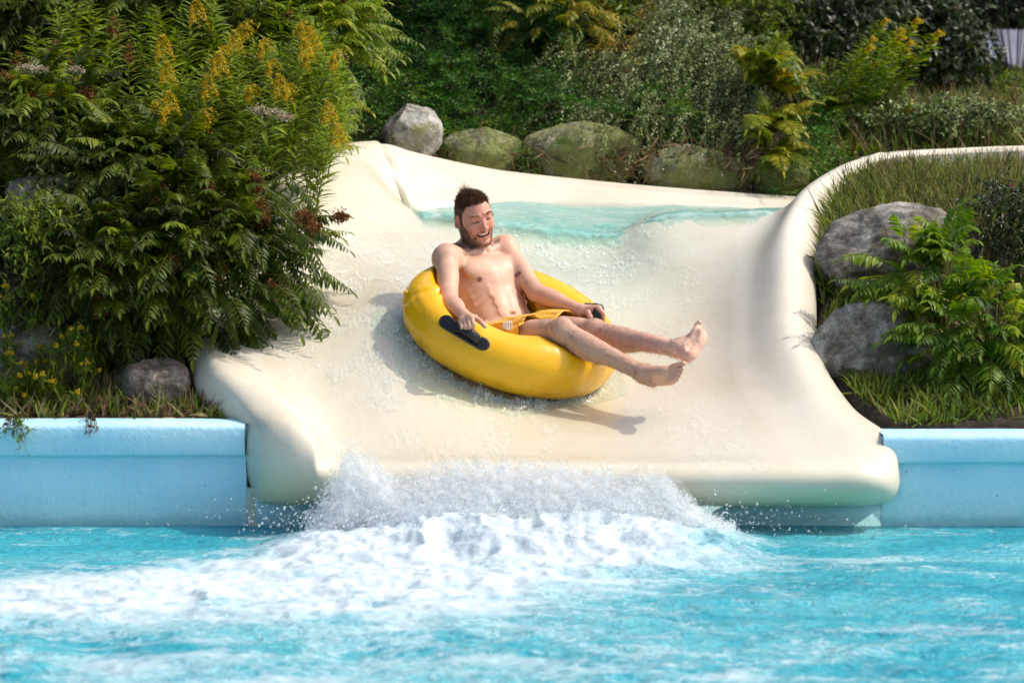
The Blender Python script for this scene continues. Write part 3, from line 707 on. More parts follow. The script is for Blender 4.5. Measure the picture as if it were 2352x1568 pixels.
def build_head(f):
    def E(c, r, k=1., op='u', M=None): f.ell(hd(*c), np.array(r)*HS, HM if M is None else HM@M, k*HS, op)
    def Cc(a, b, ra, rb, k=.8, op='u'): f.cap(hd(*a), hd(*b), ra*HS, rb*HS, k*HS, op)
    E((0, -1.2, 2.8), (7.2, 9.0, 7.9))
    E((0, 1.8, 1.0), (6.6, 7.3, 8.0), 2)
    E((0, 2.2, -3.6), (5.7, 6.2, 7.6), 2.5)
    for s_ in (-1, 1):
        Cc((s_*5.7, -1.0, -3.0), (s_*5.1, .3, -6.6), 1.6, 1.6, 1.6)
        Cc((s_*5.0, .6, -6.8), (s_*2.1, 6.0, -9.9), 1.5, 1.5, 1.8)
        E((s_*4.2, 6.0, -1.9), (2.0, 1.9, 1.6), 1.4)
        E((s_*3.7, 7.0, -3.7), (1.8, 1.5, 1.7), 1.1)                     # cheek lifted by the grin
        Cc((s_*1.4, 8.3, 2.9), (s_*4.6, 6.9, 2.8), .8, .6, 1.2)
    E((0, 7.4, -9.8), (2.2, 1.7, 1.5), 1.6)
    for s_ in (-1, 1): E((s_*3.1, 9.3, .9), (1.75, 1.5, 1.3), 1.1, 's')
    for s_ in (-1, 1):
        E((s_*3.1, 6.95, .85), (1.5, 1.35, 1.15), .35)
        Cc((s_*2.0, 7.9, -.40), (s_*4.3, 7.35, -.35), .36, .3, .5)
    Cc((0, 8.2, 1.8), (0, 10.1, -2.2), .72, .92, .9)
    E((0, 10.4, -2.7), (1.05, 1.0, .85), .6)
    for s_ in (-1, 1): E((s_*1.25, 9.3, -3.1), (.75, .95, .65), .45)
    for s_ in (-1, 1): E((s_*.6, 10.0, -3.65), (.33, .4, .3), .2, 's')
    # mouth: barrel, then the open grin
    E((0, 7.2, -6.2), (3.2, 1.9, 2.0), 1.6)
    for s_ in (-1, 1):
        Cc((0, 9.15, -5.05), (s_*1.7, 8.75, -5.0), .42, .42, .5); Cc((s_*1.7, 8.75, -5.0), (s_*3.2, 7.3, -4.6), .42, .3, .5)
        Cc((0, 8.85, -7.30), (s_*1.7, 8.4, -6.85), .50, .45, .5); Cc((s_*1.7, 8.4, -6.85), (s_*3.2, 7.3, -4.9), .45, .3, .5)
        Cc((s_*1.7, 9.2, -4.1), (s_*3.9, 7.0, -6.4), .22, .2, .7, 's')
    E((0, 8.7, -5.95), (2.55, 1.6, .92), .35, 's')
    for s_ in (-1, 1): E((s_*1.9, 8.2, -5.75), (1.1, 1.3, .8), .35, 's')
    # ears
    for s_ in (-1, 1):
        Rz = np.array([[math.cos(.75*s_), math.sin(.75*s_), 0], [-math.sin(.75*s_), math.cos(.75*s_), 0], [0, 0, 1.]])
        E((s_*8.0, -1.6, -.2), (.65, 2.0, 3.2), .5, 'u', Rz)
        E((s_*8.5, -.9, .4), (.55, 1.2, 2.0), .35, 's', Rz)
    # neck
    f.cap(hd(0, -2.2, -4.5), tor(0, -.015, TL-.015), 5.5*HS, .066, .035)
    for s_ in (-1, 1): f.cap(hd(s_*5.3, -2.5, -4.6), tor(s_*.022, .062, TL-.03), .013, .011, .016)
    E((0, 1.6, -9.4), (3.6, 3.6, 1.8), 2)

def finger(f, pts, r0, r1, k=.0035):
    n = len(pts)
    for i in range(n-1):
        a = r0+(r1-r0)*i/(n-1); b = r0+(r1-r0)*(i+1)/(n-1)
        f.cap(pts[i], pts[i+1], a, b, k)
def build_hands(f):
    # right hand, closed round the handle: knuckles, middle joints, fingertips
    dy = -.145
    K = [P(1083, 730, 10.065+dy), P(1075, 730, 10.07+dy), P(1067, 733, 10.075+dy), P(1059, 738, 10.08+dy)]
    J = [P(1088, 746, 10.035+dy), P(1079, 750, 10.035+dy), P(1070, 752, 10.04+dy), P(1061, 752, 10.045+dy)]
    Tt = [P(1084, 758, 10.06+dy), P(1075, 762, 10.06+dy), P(1067, 762, 10.065+dy), P(1060, 760, 10.07+dy)]
    w0 = WR_R
    f.cap(w0, (K[0]+K[1])/2, .024, .0165, .012); f.cap(w0+(0, 0, -.004), (K[2]+K[3])/2, .022, .0150, .012)
    f.cap(K[0], K[3], .0145, .0125, .008)
    for a, b, c, r_ in zip(K, J, Tt, (.0098, .0098, .0094, .0084)):
        f.ell(a, (r_*1.15,)*3, None, .005); finger(f, [a, b, c], r_, r_*.86, .0028)
    th = [P(1073, 724, 9.98), P(1090, 729, 9.955), P(1103, 738, 9.94), P(1114, 750, 9.93)]
    finger(f, th, .0145, .0085, .006)
    # left hand, reaching over its handle
    K = [P(1376, 710, 10.33), P(1372, 707, 10.35), P(1366, 706, 10.375), P(1360, 707, 10.395)]
    J = [P(1385, 720, 10.31), P(1382, 715, 10.33), P(1377, 713, 10.355), P(1371, 713, 10.375)]
    Tt = [P(1386, 734, 10.32), P(1385, 729, 10.34), P(1381, 726, 10.36), P(1375, 725, 10.38)]
    w0 = WR_L
    f.cap(w0, (K[0]+K[1])/2, .0235, .0165, .012); f.cap(w0, (K[2]+K[3])/2, .022, .015, .012)
    f.cap(K[0], K[3], .0140, .0125, .008)
    for a, b, c, r_ in zip(K, J, Tt, (.0098, .0098, .0094, .0084)):
        f.ell(a, (r_*1.12,)*3, None, .005); finger(f, [a, b, c], r_, r_*.86, .0028)
    th = [P(1344, 715, 10.38), P(1351, 719, 10.335), P(1356, 728, 10.31), P(1358, 738, 10.305)]
    finger(f, th, .0145, .0085, .006)
def build_foot(f, an, heel, toe, dors, side, rs=1.0):
    """toe: tip of the middle toe; dors: up from the sole; side: from big toe to little toe"""
    Tv = toe-heel; L = np.linalg.norm(Tv); Tv /= L; dors = unit(dors-np.dot(dors, Tv)*Tv); side = unit(side-np.dot(side, Tv)*Tv-np.dot(side, dors)*dors)
    M = np.stack([side, Tv, dors], 1)
    def q(x, y, z): return heel+M@np.array([x, y*L, z])
    f.ell(q(0, .08, .004), (.031, .036, .032), M, .012)
    f.cap(an, q(0, .13, .018), .036, .031, .02)
    f.cap(q(0, .12, .018), q(-.004, .50, .014), .030, .025, .02)
    f.cap(an+Tv*.012, q(-.010, .58, .014), .031, .019, .03)
    f.ell(q(-.018, .71, .000), (.024, .035, .0165), M, .016)
    f.ell(q(.024, .64, -.003), (.020, .038, .013), M, .016)
    f.ell(q(.004, .69, .002), (.040, .034, .013), M, .014)
    f.ell(q(.026, .42, -.004), (.013, .045, .012), M, .02)
    f.ell(q(-.022, .42, -.012), (.016, .05, .014), M, .014, 's')
    for s_ in (-1, 1): f.ell(an+side*s_*.030+dors*.004, (.011,)*3, None, .012)
    xs_ = (-.030, -.0085, .006, .0195, .0315); yb = (.80, .82, .80, .765, .72); yt = (.985, .97, .94, .895, .84); rr = (.0118, .0082, .0078, .0074, .0074)
    for x, a, b, r_ in zip(xs_, yb, yt, rr):
        f.cap(q(x*.92, a, .003), q(x, (a+b)/2, .006), r_*1.02, r_*.9, .004); f.cap(q(x, (a+b)/2, .006), q(x, b, -.001), r_*.9, r_*.95, .003)

FOOT_R = dict(an=AN_R, heel=P(1497, 872, 9.90), toe=P(1569, 851, 9.71), dors=np.array([-.35, -.85, .35]), side=np.array([-.1, -.2, -.95]))
FOOT_L = dict(an=AN_L, heel=P(1580, 818, 9.86), toe=P(1616, 750, 9.93), dors=np.array([-.55, .83, .05]), side=np.array([.83, .55, -.1]))
def build_body():
    lo = (-.40, 9.60, .42); hi = (.86, 10.98, 1.40)
    f = Field(lo, hi, H_RES)
    # trunk
    f.ell(tor(0, -.005, .015), (.158, .108, .105), TM, .03)
    f.ell(tor(0, .002, .13), (.137, .090, .13), TM, .05)
    f.ell(tor(0, -.002, .285*TL/.44), (.150, .108, .155), TM, .05)
    f.ell(tor(0, -.012, .365*TL/.44), (.150, .090, .075), TM, .04)
    for s_ in (-1, 1):
        f.ell(tor(s_*.070, .078, .325*TL/.44), (.076, .028, .055), TM, .022)
        f.cap(tor(s_*.115, -.03, .17), tor(s_*.135, -.02, .33), .045, .05, .03)
        f.cap(tor(s_*.02, .072, TL-.035), (SH_L if s_ > 0 else SH_R)+np.array([0, 0, .035]), .0125, .012, .013)
        f.cap(tor(s_*.045, -.03, TL+.045), (SH_L if s_ > 0 else SH_R)+np.array([0, 0, .006]), .040, .046, .03)
        f.cap(tor(s_*.09, -.01, TL-.05), (SH_L if s_ > 0 else SH_R), .06, .058, .03)
        for q, zz in enumerate((.115, .163, .210)): f.ell(tor(s_*.033, .0855-.002*q, zz), (.028, .0085, .024), TM, .020)
        for q, zz in enumerate((.20, .235, .27)): f.cap(tor(s_*.065, .076, zz+.01), tor(s_*.130, .035, zz-.015), .005, .005, .024)
        f.cap(tor(s_*.125, .045, .07), tor(s_*.07, .085, .02), .018, .012, .02)
    f.cap(tor(0, .110, .13), tor(0, .116, .30), .003, .003, .016, 's')
    f.ell(tor(0, .098, .098), (.014, .013, .0055), TM, .007, 's')
    # arms
    for S_, E_, W_, o in ((SH_R, EL_R, WR_R, 1), (SH_L, EL_L, WR_L, -1)):
        a = unit(E_-S_)
        f.ell(S_+(0, 0, -.004), (.056,)*3, None, .03)
        f.cap(S_, E_, .050, .040, .02)
        f.ell(S_*.55+E_*.45+T_F*.010, (.040, .040, .075), np.stack([unit(np.cross(a, T_F)), unit(np.cross(a, np.cross(a, T_F))), a], 1), .02)
        f.cap(E_, W_, .040, .0255, .015)
        b = unit(W_-E_); g_ = unit(np.cross(b, (0, 0, 1.)))
        f.ell(E_*.68+W_*.32, (.043, .039, .080), np.stack([g_, np.cross(b, g_), b], 1), .02)
    build_hands(f)
    # legs
    for Hp, K_, A_ in ((HP_R, KN_R, AN_R), (HP_L, KN_L, AN_L)):
        a = unit(K_-Hp); b = unit(A_-K_); back = unit(a*(-1)+b*1)   # from the knee towards the calf side
        cb = unit(np.cross(np.cross(b, (0, 0, 1.)), b))
        f.ell(Hp-T_F*.03-T_UP*.02, (.095,)*3, None, .05)
        f.cap(Hp, K_, .083, .055, .03)
        f.cap(Hp*.7+K_*.3+cb*.012, Hp*.25+K_*.75+cb*.008, .070, .050, .03)
        f.ell(K_+cb*.006, (.052, .052, .050), None, .015)
        f.ell(K_+cb*.026+(a-b)*.018, (.030, .030, .026), None, .016)
        f.cap(K_, A_, .048, .0330, .02)
        f.ell(K_*.68+A_*.32-cb*.013, (.046, .048, .105), np.stack([unit(np.cross(b, cb)), cb, b], 1), .025)
        f.cap(K_*.9+A_*.1+cb*.012, K_*.25+A_*.75+cb*.006, .034, .026, .015)
    build_foot(f, **FOOT_R); build_foot(f, **FOOT_L)
    build_head(f)
    return f
BODY = build_body()
BV, BF = BODY.mesh()

# skin colour carried per point: stubble, lips, nipples, flushed places
def loc_head(V): return ((V-HC)@HM)/HS
def loc_tor(V): return (V-HIP)@TM
def sstep(x, a, b): t = np.clip((x-a)/(b-a), 0, 1); return t*t*(3-2*t)
def mixc(C, c, k): return C*(1-k[:, None])+np.array(c)[None]*k[:, None]
hl = loc_head(BV); tl = loc_tor(BV)
nz = fbm(BV[:, 0]*22, BV[:, 1]*22, BV[:, 2]*22, oct=3, seed=5)
nf = fbm(BV[:, 0]*160, BV[:, 1]*160, BV[:, 2]*160, oct=2, seed=6)
C = np.tile(np.array([.60, .335, .215]), (len(BV), 1))
C = mixc(C, (.66, .40, .27), np.clip(.5+nz, 0, 1)*.5)
arm = np.zeros(len(BV))
def segd(V, a, b):
    ab = b-a; t = np.clip(((V-a)@ab)/(ab@ab), 0, 1); return np.linalg.norm(V-a-t[:, None]*ab, axis=1), t
headm = (np.linalg.norm(BV-HC, axis=1) < .17) & (hl[:, 2] > -14)
for S_, E_, W_ in ((SH_R, EL_R, WR_R), (SH_L, EL_L, WR_L)):
    d, t = segd(BV, E_, W_+(W_-E_)*.4); C = mixc(C, (.55, .29, .185), sstep(.085-d, 0, .03)*.7*(~headm))
legd = np.full(len(BV), 9.)
for Hp, K_, A_ in ((HP_R, KN_R, AN_R), (HP_L, KN_L, AN_L)):
    d, t = segd(BV, K_, A_); C = mixc(C, (.50, .285, .185), sstep(.09-d, 0, .03)*.7); legd = np.minimum(legd, d)
    d, t = segd(BV, Hp*.4+K_*.6, K_); C = mixc(C, (.52, .30, .20), sstep(.09-d, 0, .03)*.5); legd = np.minimum(legd, d)
for q in (FOOT_R, FOOT_L):
    Tv = unit(q['toe']-q['heel']); dr = unit(q['dors']-np.dot(q['dors'], Tv)*Tv)
    rel = BV-q['heel']; z = rel@dr; y = rel@Tv; near = (np.abs(y-.11) < .17) & (np.linalg.norm(rel, axis=1) < .28) & (z < .09)
    C = mixc(C, (.72, .42, .30), sstep(-z, -.004, .010)*near*.8)
    C = mixc(C, (.72, .33, .24), (sstep(y, .17, .20)+sstep(.03-y, 0, .03))*near*(np.abs(z) < .03)*.35)
for a in [P(1085, 748, 10.03), P(1116, 752, 10.07), P(1384, 722, 10.42), P(1356, 733, 10.43)]:
    C = mixc(C, (.70, .33, .24), np.exp(-(np.linalg.norm(BV-a, axis=1)/.02)**2)*.45)
# nipples
for s_, in ((-1,), (1,)):
    q = np.array([s_*.092, .11, .268*TL/.44]); d = np.linalg.norm((tl-q)*np.array([1, .12, 1]), axis=1)
    C = mixc(C, (.24, .09, .06), sstep(.0125-d, 0, .004)*(tl[:, 1] > .03))
C = mixc(C, (.60, .30, .22), sstep(tl[:, 2], .36, .44)*(tl[:, 1] > 0)*(np.abs(tl[:, 0]) < .11)*(~headm)*.35)
# face
x, y, z = hl[:, 0], hl[:, 1], hl[:, 2]; ax_ = np.abs(x)
fc = headm & (y > 2)
C = mixc(C, (.62, .27, .17), headm*.6*(z > -10))
C = mixc(C, (.62, .24, .16), sstep(y, 4, 7)*headm*(z > -5)*.5)
C = mixc(C, (.62, .25, .18), np.exp(-((ax_-3.9)**2+(z+3.0)**2)/4.5)*fc*.5+np.exp(-(x**2+(z+2.4)**2)/2.2)*fc*.5)
C = mixc(C, (.62, .27, .2), np.exp(-((ax_-7.6)**2+(z+.5)**2+(y+1)**2)/6)*headm*.5)
lip = np.zeros(len(BV))
la = [(0, 9.15, -5.05), (1.7, 8.75, -5.0), (3.2, 7.3, -4.6)]; lb = [(0, 8.85, -7.30), (1.7, 8.4, -6.85), (3.2, 7.3, -4.9)]
hm = np.stack([ax_, y, z], 1)
for L_ in (la, lb):
    for p0, p1 in zip(L_[:-1], L_[1:]):
        d, t = segd(hm, np.array(p0), np.array(p1)); lip = np.maximum(lip, sstep(.72-d, 0, .25))
C = mixc(C, (.50, .17, .14), lip*fc*.85)
cav = ((x/2.7)**2+((z+6.1)/1.25)**2 < 1) & (y > 4) & (y < 8.5) & headm
C[cav] = (.16, .03, .03)
# beard: jaw, chin, moustache
jawline = sstep(-z, 5.2-.0*ax_, 7.4)*(1-sstep(-z, 11.2, 12.2))*sstep(y, -1.2, .6)
side_b = sstep(ax_, 3.0, 4.4)*sstep(-z, .6-.0, 4.5)*sstep(y, -1.4, .2)*(1-sstep(y, 3.6, 5.4))
chin = sstep(-z, 9.6, 10.3)*(1-sstep(-z, 11.2, 12.2))*sstep(y, 1, 3)
jl = np.clip((-z-(4.6+1.05*(6.0-ax_)))/1.2, 0, 1)*sstep(y, -1.4, .2)*(1-sstep(-z, 11.2, 12.2))
must = np.exp(-((z+4.55)/.42)**2)*sstep(3.4-ax_, 0, .6)*sstep(y, 7.6, 8.6)*.8
goat = np.exp(-((ax_-3.5)/.6)**2)*sstep(-z, 4.6, 5.2)*(1-sstep(-z, 8.5, 9.5))*sstep(y, 4.8, 6.4)*.45
beard = np.clip(np.maximum.reduce([jl, side_b, chin, must, goat]), 0, 1)*headm*(1-lip)
beard *= np.clip(.72+.9*nf, 0, 1)
C = mixc(C, (.10, .05, .026), beard*.80)
# scalp and temples under short hair
zl_ = np.interp(y, [-9, -4.2, -3.0, -2.7, .6, .9, 2.4, 3.4, 4.6, 6.5], [-6, -5.5, -3.5, 2.6, 2.6, -2.6, -2.0, 3.6, 6.9, 7.5])+.25*np.sin(x*2.1)*(y > 4)
scalp = headm*sstep(z, zl_-.25, zl_+.35)*(ax_ < 8.2)
C = mixc(C, (.075, .038, .02), np.clip(scalp, 0, 1)*.92)
# closed lids: lash line
for s_ in (-1, 1):
    lash = np.exp(-((z-.22-.10*(np.abs(x-s_*3.1))**2)/.24)**2)*(np.abs(x-s_*3.1) < 1.5)*fc*(y > 6.4)
    C = mixc(C, (.05, .022, .015), lash*.92)
    C = mixc(C, (.45, .20, .15), np.exp(-((x-s_*3.1)**2/3+(z-.9)**2/1.6))*fc*.35)
C *= (1+.10*nf)[:, None]*np.array([1.03, 1.06, 1.12])[None]
def m_skin():
    t = NT('skin'); g = t.coord()
    t.l(t.attr('Col').outputs['Color'], t.b.inputs['Base Color'])
    t.set(Roughness=t.ramp(t.noise(g, 14, 4), [(.35, .42), (.65, .62)]), Specular_IOR_Level=.38, Normal=t.bump(t.noise(g, 260, 3), .22, .001))
    t.b.inputs['Subsurface Weight'].default_value = .14; t.b.inputs['Subsurface Radius'].default_value = (.012, .004, .002)
    return t.m
M_SKIN = m_skin()
man = empty('person', tuple(HIP-(0, 0, .12)))
tag(man, 'grinning bearded man in yellow swim shorts riding the yellow ring', 'person')
body = child('body', BV, BF, M_SKIN, man, True, {'Col': C})

# surface queries for hair
def field_normals(V):
    D = BODY.D; q = (V-BODY.lo)/BODY.h; i0 = np.clip(np.round(q).astype(int), 1, np.array(D.shape)-2)
    a, b, c = i0.T
    g = np.stack([D[a+1, b, c]-D[a-1, b, c], D[a, b+1, c]-D[a, b-1, c], D[a, b, c+1]-D[a, b, c-1]], 1)
    return g/(np.linalg.norm(g, axis=1, keepdims=True)+1e-9)
def strands(base, dirs, length, width, curl, seg=4, cut=.2, grav=(0, 0, -1), gk=0.):
    """thin three-sided hairs"""
    n = len(base); seg1 = seg+1
    t = np.linspace(0, 1, seg1)[None, :, None]
    P_ = base[:, None]+dirs[:, None]*length[:, None, None]*t+curl[:, None]*t**2*length[:, None, None]+np.array(grav)[None, None]*gk*length[:, None, None]*t**2
    Tn = np.gradient(P_, axis=1); Tn /= np.linalg.norm(Tn, axis=2, keepdims=True)+1e-9
    rf = rng.normal(size=(n, 1, 3)); A = np.cross(Tn, rf); A /= np.linalg.norm(A, axis=2, keepdims=True)+1e-9; B_ = np.cross(Tn, A)
    wd_ = width[:, None, None]*(1-(1-cut)*t)
    rings = [P_+wd_*(math.cos(k*2.0944)*A+math.sin(k*2.0944)*B_) for k in range(3)]
    V = np.stack(rings, 2).reshape(-1, 3)
    base_i = (np.arange(n)*seg1*3)[:, None, None]+(np.arange(seg)*3)[None, :, None]
    k = np.arange(3)[None, None]; k2 = (k+1) % 3
    F = np.stack([base_i+k, base_i+k2, base_i+3+k2, base_i+3+k], -1).reshape(-1, 4)
    return V, F
def m_hair(name, c):
    t = NT(name); t.set(Base_Color=t.mix(t.noise(t.coord(), 60, 2), c, tuple(x*2.4 for x in c)), Roughness=.42, Specular_IOR_Level=.5); return t.m
M_HAIR = m_hair('brown hair', (.085, .042, .02)); M_FUZZ = m_hair('dark body hair', (.055, .028, .016))
# head hair: cropped sides, longer quiff pushed up at the front and crown
sc_i = np.where(scalp > .5)[0]; nn = field_normals(BV)
pick = rng.choice(sc_i, 9000); b = BV[pick]; nrm = nn[pick]; h_ = hl[pick]
top = sstep(h_[:, 2], 5.6, 8.4)
fwd = ff*.9+H_U*.5
dirs = nrm*(.30+.5*top[:, None])+ff*(.25+.35*top[:, None])+H_U*(.75*top[:, None]-.30*(1-top[:, None]))+np.stack([fbm(b[:, 0]*90+k_, b[:, 1]*90, b[:, 2]*90, oct=2, seed=k_) for k_ in range(3)], 1)*.55+rng.normal(0, .10, (len(b), 3))
dirs /= np.linalg.norm(dirs, axis=1, keepdims=True)
ln = (.006+.030*top*(.65+.35*sstep(h_[:, 1], -3, 5)))*rng.uniform(.7, 1.15, len(b))
curl = (H_L*-.10)[None]*top[:, None]+rng.normal(0, .15, (len(b), 3))-nrm*.25*top[:, None]
V1, F1 = strands(b-nrm*.001, dirs, ln, rng.uniform(.0005, .0011, len(b)), curl, 5)
# tuft standing up at the crown
cand = np.where((hl[:, 2] > 9.6) & headm & (hl[:, 1] < 1.5) & (hl[:, 1] > -5.5) & (hl[:, 0] < .8))[0]
pk = rng.choice(cand, 330); b2 = BV[pk]
d2 = H_U*1.0+nn[pk]*.3+H_L*rng.normal(-.25, .40, (len(b2), 1))+ff*rng.normal(.1, .3, (len(b2), 1)); d2 /= np.linalg.norm(d2, axis=1, keepdims=True)
V2, F2 = strands(b2, d2, rng.uniform(.018, .048, len(b2)), rng.uniform(.0004, .0009, len(b2)), rng.normal(0, .2, (len(b2), 3)), 5)
child('hair', np.concatenate([V1, V2]), np.concatenate([F1, F2+len(V1)]), M_HAIR, man)
bi = np.where(beard > .28)[0]; pk = rng.choice(bi, 5200); b = BV[pk]; nr = nn[pk]
d = nr*.5-H_U*.7+rng.normal(0, .22, (len(b), 3)); d /= np.linalg.norm(d, axis=1, keepdims=True)
V1, F1 = strands(b, d, rng.uniform(.003, .007, len(b)), rng.uniform(.0002, .0004, len(b)), rng.normal(0, .2, (len(b), 3)), 3)
child('beard', V1, F1, M_HAIR, man)
V_ = []; F_ = []; n_ = 0
for s_ in (-1, 1):
    m_ = np.where(headm & (np.abs(x-s_*3.15) < 1.9) & (np.abs(z-(3.3-.16*(np.abs(x)-2.9)**2+.0)) < .30) & (y > 6))[0]
    if len(m_) == 0: continue
    pk = rng.choice(m_, 210); b = BV[pk]; nr = nn[pk]; d = nr*.4+H_L*s_*.8+H_U*.15+rng.normal(0, .15, (len(b), 3)); d /= np.linalg.norm(d, axis=1, keepdims=True)
    V1, F1 = strands(b, d, rng.uniform(.004, .007, len(b)), rng.uniform(.0004, .0007, len(b)), rng.normal(0, .1, (len(b), 3)), 3)
    child('eyebrow', V1, F1, M_HAIR, man)
# leg hair lying along the shins
li = np.where(legd < .075)[0]; li = li[(BV[li] @ np.array([1., 0, 0])) > KN_R[0]-.10]; pk = rng.choice(li, 6500); b = BV[pk]; nr = nn[pk]
dk = unit(AN_R-KN_R)
d = nr*.12+dk*.55+np.array([0, 0, -.55])+rng.normal(0, .30, (len(b), 3)); d -= nr*np.minimum(0, (d*nr).sum(1)-.04)[:, None]*1.0; d /= np.linalg.norm(d, axis=1, keepdims=True)
V1, F1 = strands(b, d, rng.uniform(.008, .017, len(b)), rng.uniform(.00025, .00045, len(b)), rng.normal(0, .35, (len(b), 3)), 4)
child('leg_hair', V1, F1, M_FUZZ, man)
# teeth
def m_simple(name, c, rough=.5, **kw):
    t = NT(name); t.set(Base_Color=c, Roughness=rough)
    for k, v in kw.items(): t.b.inputs[k.replace('_', ' ')].default_value = v
    return t.m
mb = MB()
for (zt, zb, yo, rr_) in ((-5.0, -6.2, 6.45, 2.15),):
    na = 45; V1 = []
    for a in np.linspace(-1.12, 1.12, na):
        sc_ = 1-.10*abs(math.sin(a*10.5))**6
        for z_, r_ in ((zt, rr_-.25), (zt, rr_), ((zt+zb)/2, rr_*1.02*sc_), (zb+.05*abs(math.sin(a*5.2)), rr_*sc_), (zb, rr_-.3)):
            V1.append(hd(r_*math.sin(a)*1.12, yo+r_*math.cos(a), z_+.16*a*a*(1 if zt > -6 else 1.5)))
    mb.add(np.array(V1), grid_faces(na, 5))
mb.build('teeth', m_simple('teeth', (.88, .82, .68), .3), man)

# lash lines of the lowered eyes
for s_ in (-1, 1):
    mb = MB(); pts = [hd(s_*3.1+a*1.45, 8.28-.42*a*a-s_*a*.28, .42-.22*(1-a*a)) for a in np.linspace(-1, 1, 11)]
    mb.tube(pts, [.0006+.0013*math.sin(math.pi*(k+.6)/11.2) for k in range(11)], 6); mb.build('eyelashes', m_simple('dark lashes', (.02, .010, .008), .5), man)
# beads of water on the skin
up_i = np.where((nn[:, 2] > -.1) & (BV[:, 0] < .30) & ~headm)[0]; pk = rng.choice(up_i, 520)
V1, F1 = blobs(BV[pk]+nn[pk]*.0003, rng.uniform(.0006, .0018, len(pk)))
md_ = NT('water bead'); md_.set(Base_Color=(.9, .95, 1), Roughness=.03, IOR=1.33, Transmission_Weight=.85)
tag(child('water_beads', V1, F1, md_.m, man), kind='stuff')

# shorts: their own distance field, loose round the thighs
SF = Field((-.25, 9.95, .50), (.52, 10.72, 1.0), .0036)
SF.ell(tor(0, -.003, .012), (.166, .115, .100), TM, .02)
for Hp, K_ in ((HP_R, KN_R), (HP_L, KN_L)):
    SF.ell(Hp-T_F*.03-T_UP*.02, (.101,)*3, None, .03)
    SF.cap(Hp, Hp*.35+K_*.65, .094, .088, .03)
def plane_cut(f, p, n, sel=None):
    """remove everything on the side n points to"""
    X = [(f.lo[k]+np.arange(f.n[k])*f.h).astype(np.float32) for k in range(3)]
    d = (X[0][:, None, None]-p[0])*n[0]+(X[1][None, :, None]-p[1])*n[1]+(X[2][None, None, :]-p[2])*n[2]
    if sel is not None:
        q, m_ = sel; dd = (X[0][:, None, None]-q[0])*m_[0]+(X[1][None, :, None]-q[1])*m_[1]+(X[2][None, None, :]-q[2])*m_[2]
        d = np.where(dd > 0, d, -1)
    f.D = np.maximum(f.D, d)
SF.D = SF.D[:] if False else SF.D
# cloth folds, then hollow it to a shell and open waist and legs
Xs = [(SF.lo[k]+np.arange(SF.n[k])*SF.h) for k in range(3)]
gx, gy, gz = np.meshgrid(*Xs, indexing='ij', sparse=False)
sel_ = np.abs(SF.D) < .03
q = np.stack([gx[sel_], gy[sel_], gz[sel_]], 1); th_d = unit(KN_R-HP_R+KN_L-HP_L)
al = q@th_d; ac1 = q@unit(np.cross(th_d, (0, 0, 1.))); ac2 = q@unit(np.cross(th_d, unit(np.cross(th_d, (0, 0, 1.)))))
wv = 1-2*np.abs(fbm(al*5+ac1*4, ac1*15+al*3, ac2*13, oct=3, seed=55)); wv2 = fbm(al*14, ac1*30, ac2*30, oct=2, seed=56)
SF.D[sel_] = SF.D[sel_]-(.004+.012*wv+.0020*wv2).astype(np.float32)
SF.D = np.maximum(SF.D, -(SF.D+.0060))
plane_cut(SF, tor(0, .10, .072), unit(T_UP*1.0+T_F*.02))
a1 = P(1180, 782, 10.22); a2 = P(1268, 732, 10.22)
ln_ = unit(a2-a1); nn_ = unit(np.cross(ln_, unit(np.array([.35, .9, .15])))); nn_ = nn_*np.sign(nn_[0]*.5-nn_[2])
midp = (HP_R+HP_L)/2; lat = unit(HP_R-HP_L-np.dot(HP_R-HP_L, th_d)*th_d)
plane_cut(SF, a1, nn_, ((KN_R+KN_L)*.25+midp*.5+lat*.0, lat))
plane_cut(SF, HP_L*.42+KN_L*.58, unit(KN_L-HP_L))
SV, SFc = SF.mesh()
def m_cloth():
    t = NT('yellow swim cloth'); g = t.coord()
    t.set(Base_Color=t.mix(t.noise(g, 30, 3), (.90, .50, .02), (.82, .42, .012)), Roughness=.55, Normal=t.bump(t.noise(g, 60, 4, .6), .3, .004))
    t.b.inputs['Sheen Weight'].default_value = .2; return t.m
child('shorts', SV, SFc, m_cloth(), man)
# white drawstring coiled at the waistband
mb = MB(); 
_d = SV-np.array([0, 0, CAM_H]); _dp = _d[:, 1]*math.cos(PITCH)-_d[:, 2]*math.sin(PITCH); _u = 1176+FPX*_d[:, 0]/_dp; _v = 784-FPX*(_d[:, 1]*math.sin(PITCH)+_d[:, 2]*math.cos(PITCH))/_dp
_n = np.argsort((_u-1166)**2+(_v-750)**2)[:60]; c0_ = P(1164, 748, SV[_n, 1].min()-.006)
for k in range(4):
    t_ = np.linspace(0, 2*np.pi, 22); rr_ = .012+.002*k
    mb.tube(c0_+np.stack([np.cos(t_)*.006+.0045*k-.008, np.sin(t_*1)*.004-.004*k*.3, np.sin(t_)*rr_], 1), .0024, 6)
t_ = np.linspace(0, 2*np.pi, 22); mb.tube(c0_+np.stack([np.cos(t_)*.007+.014, np.sin(t_)*.003, np.sin(t_)*.015+.004], 1), .0026, 6)
mb.build('drawstring', m_simple('white cord', (.75, .76, .80), .7), man)
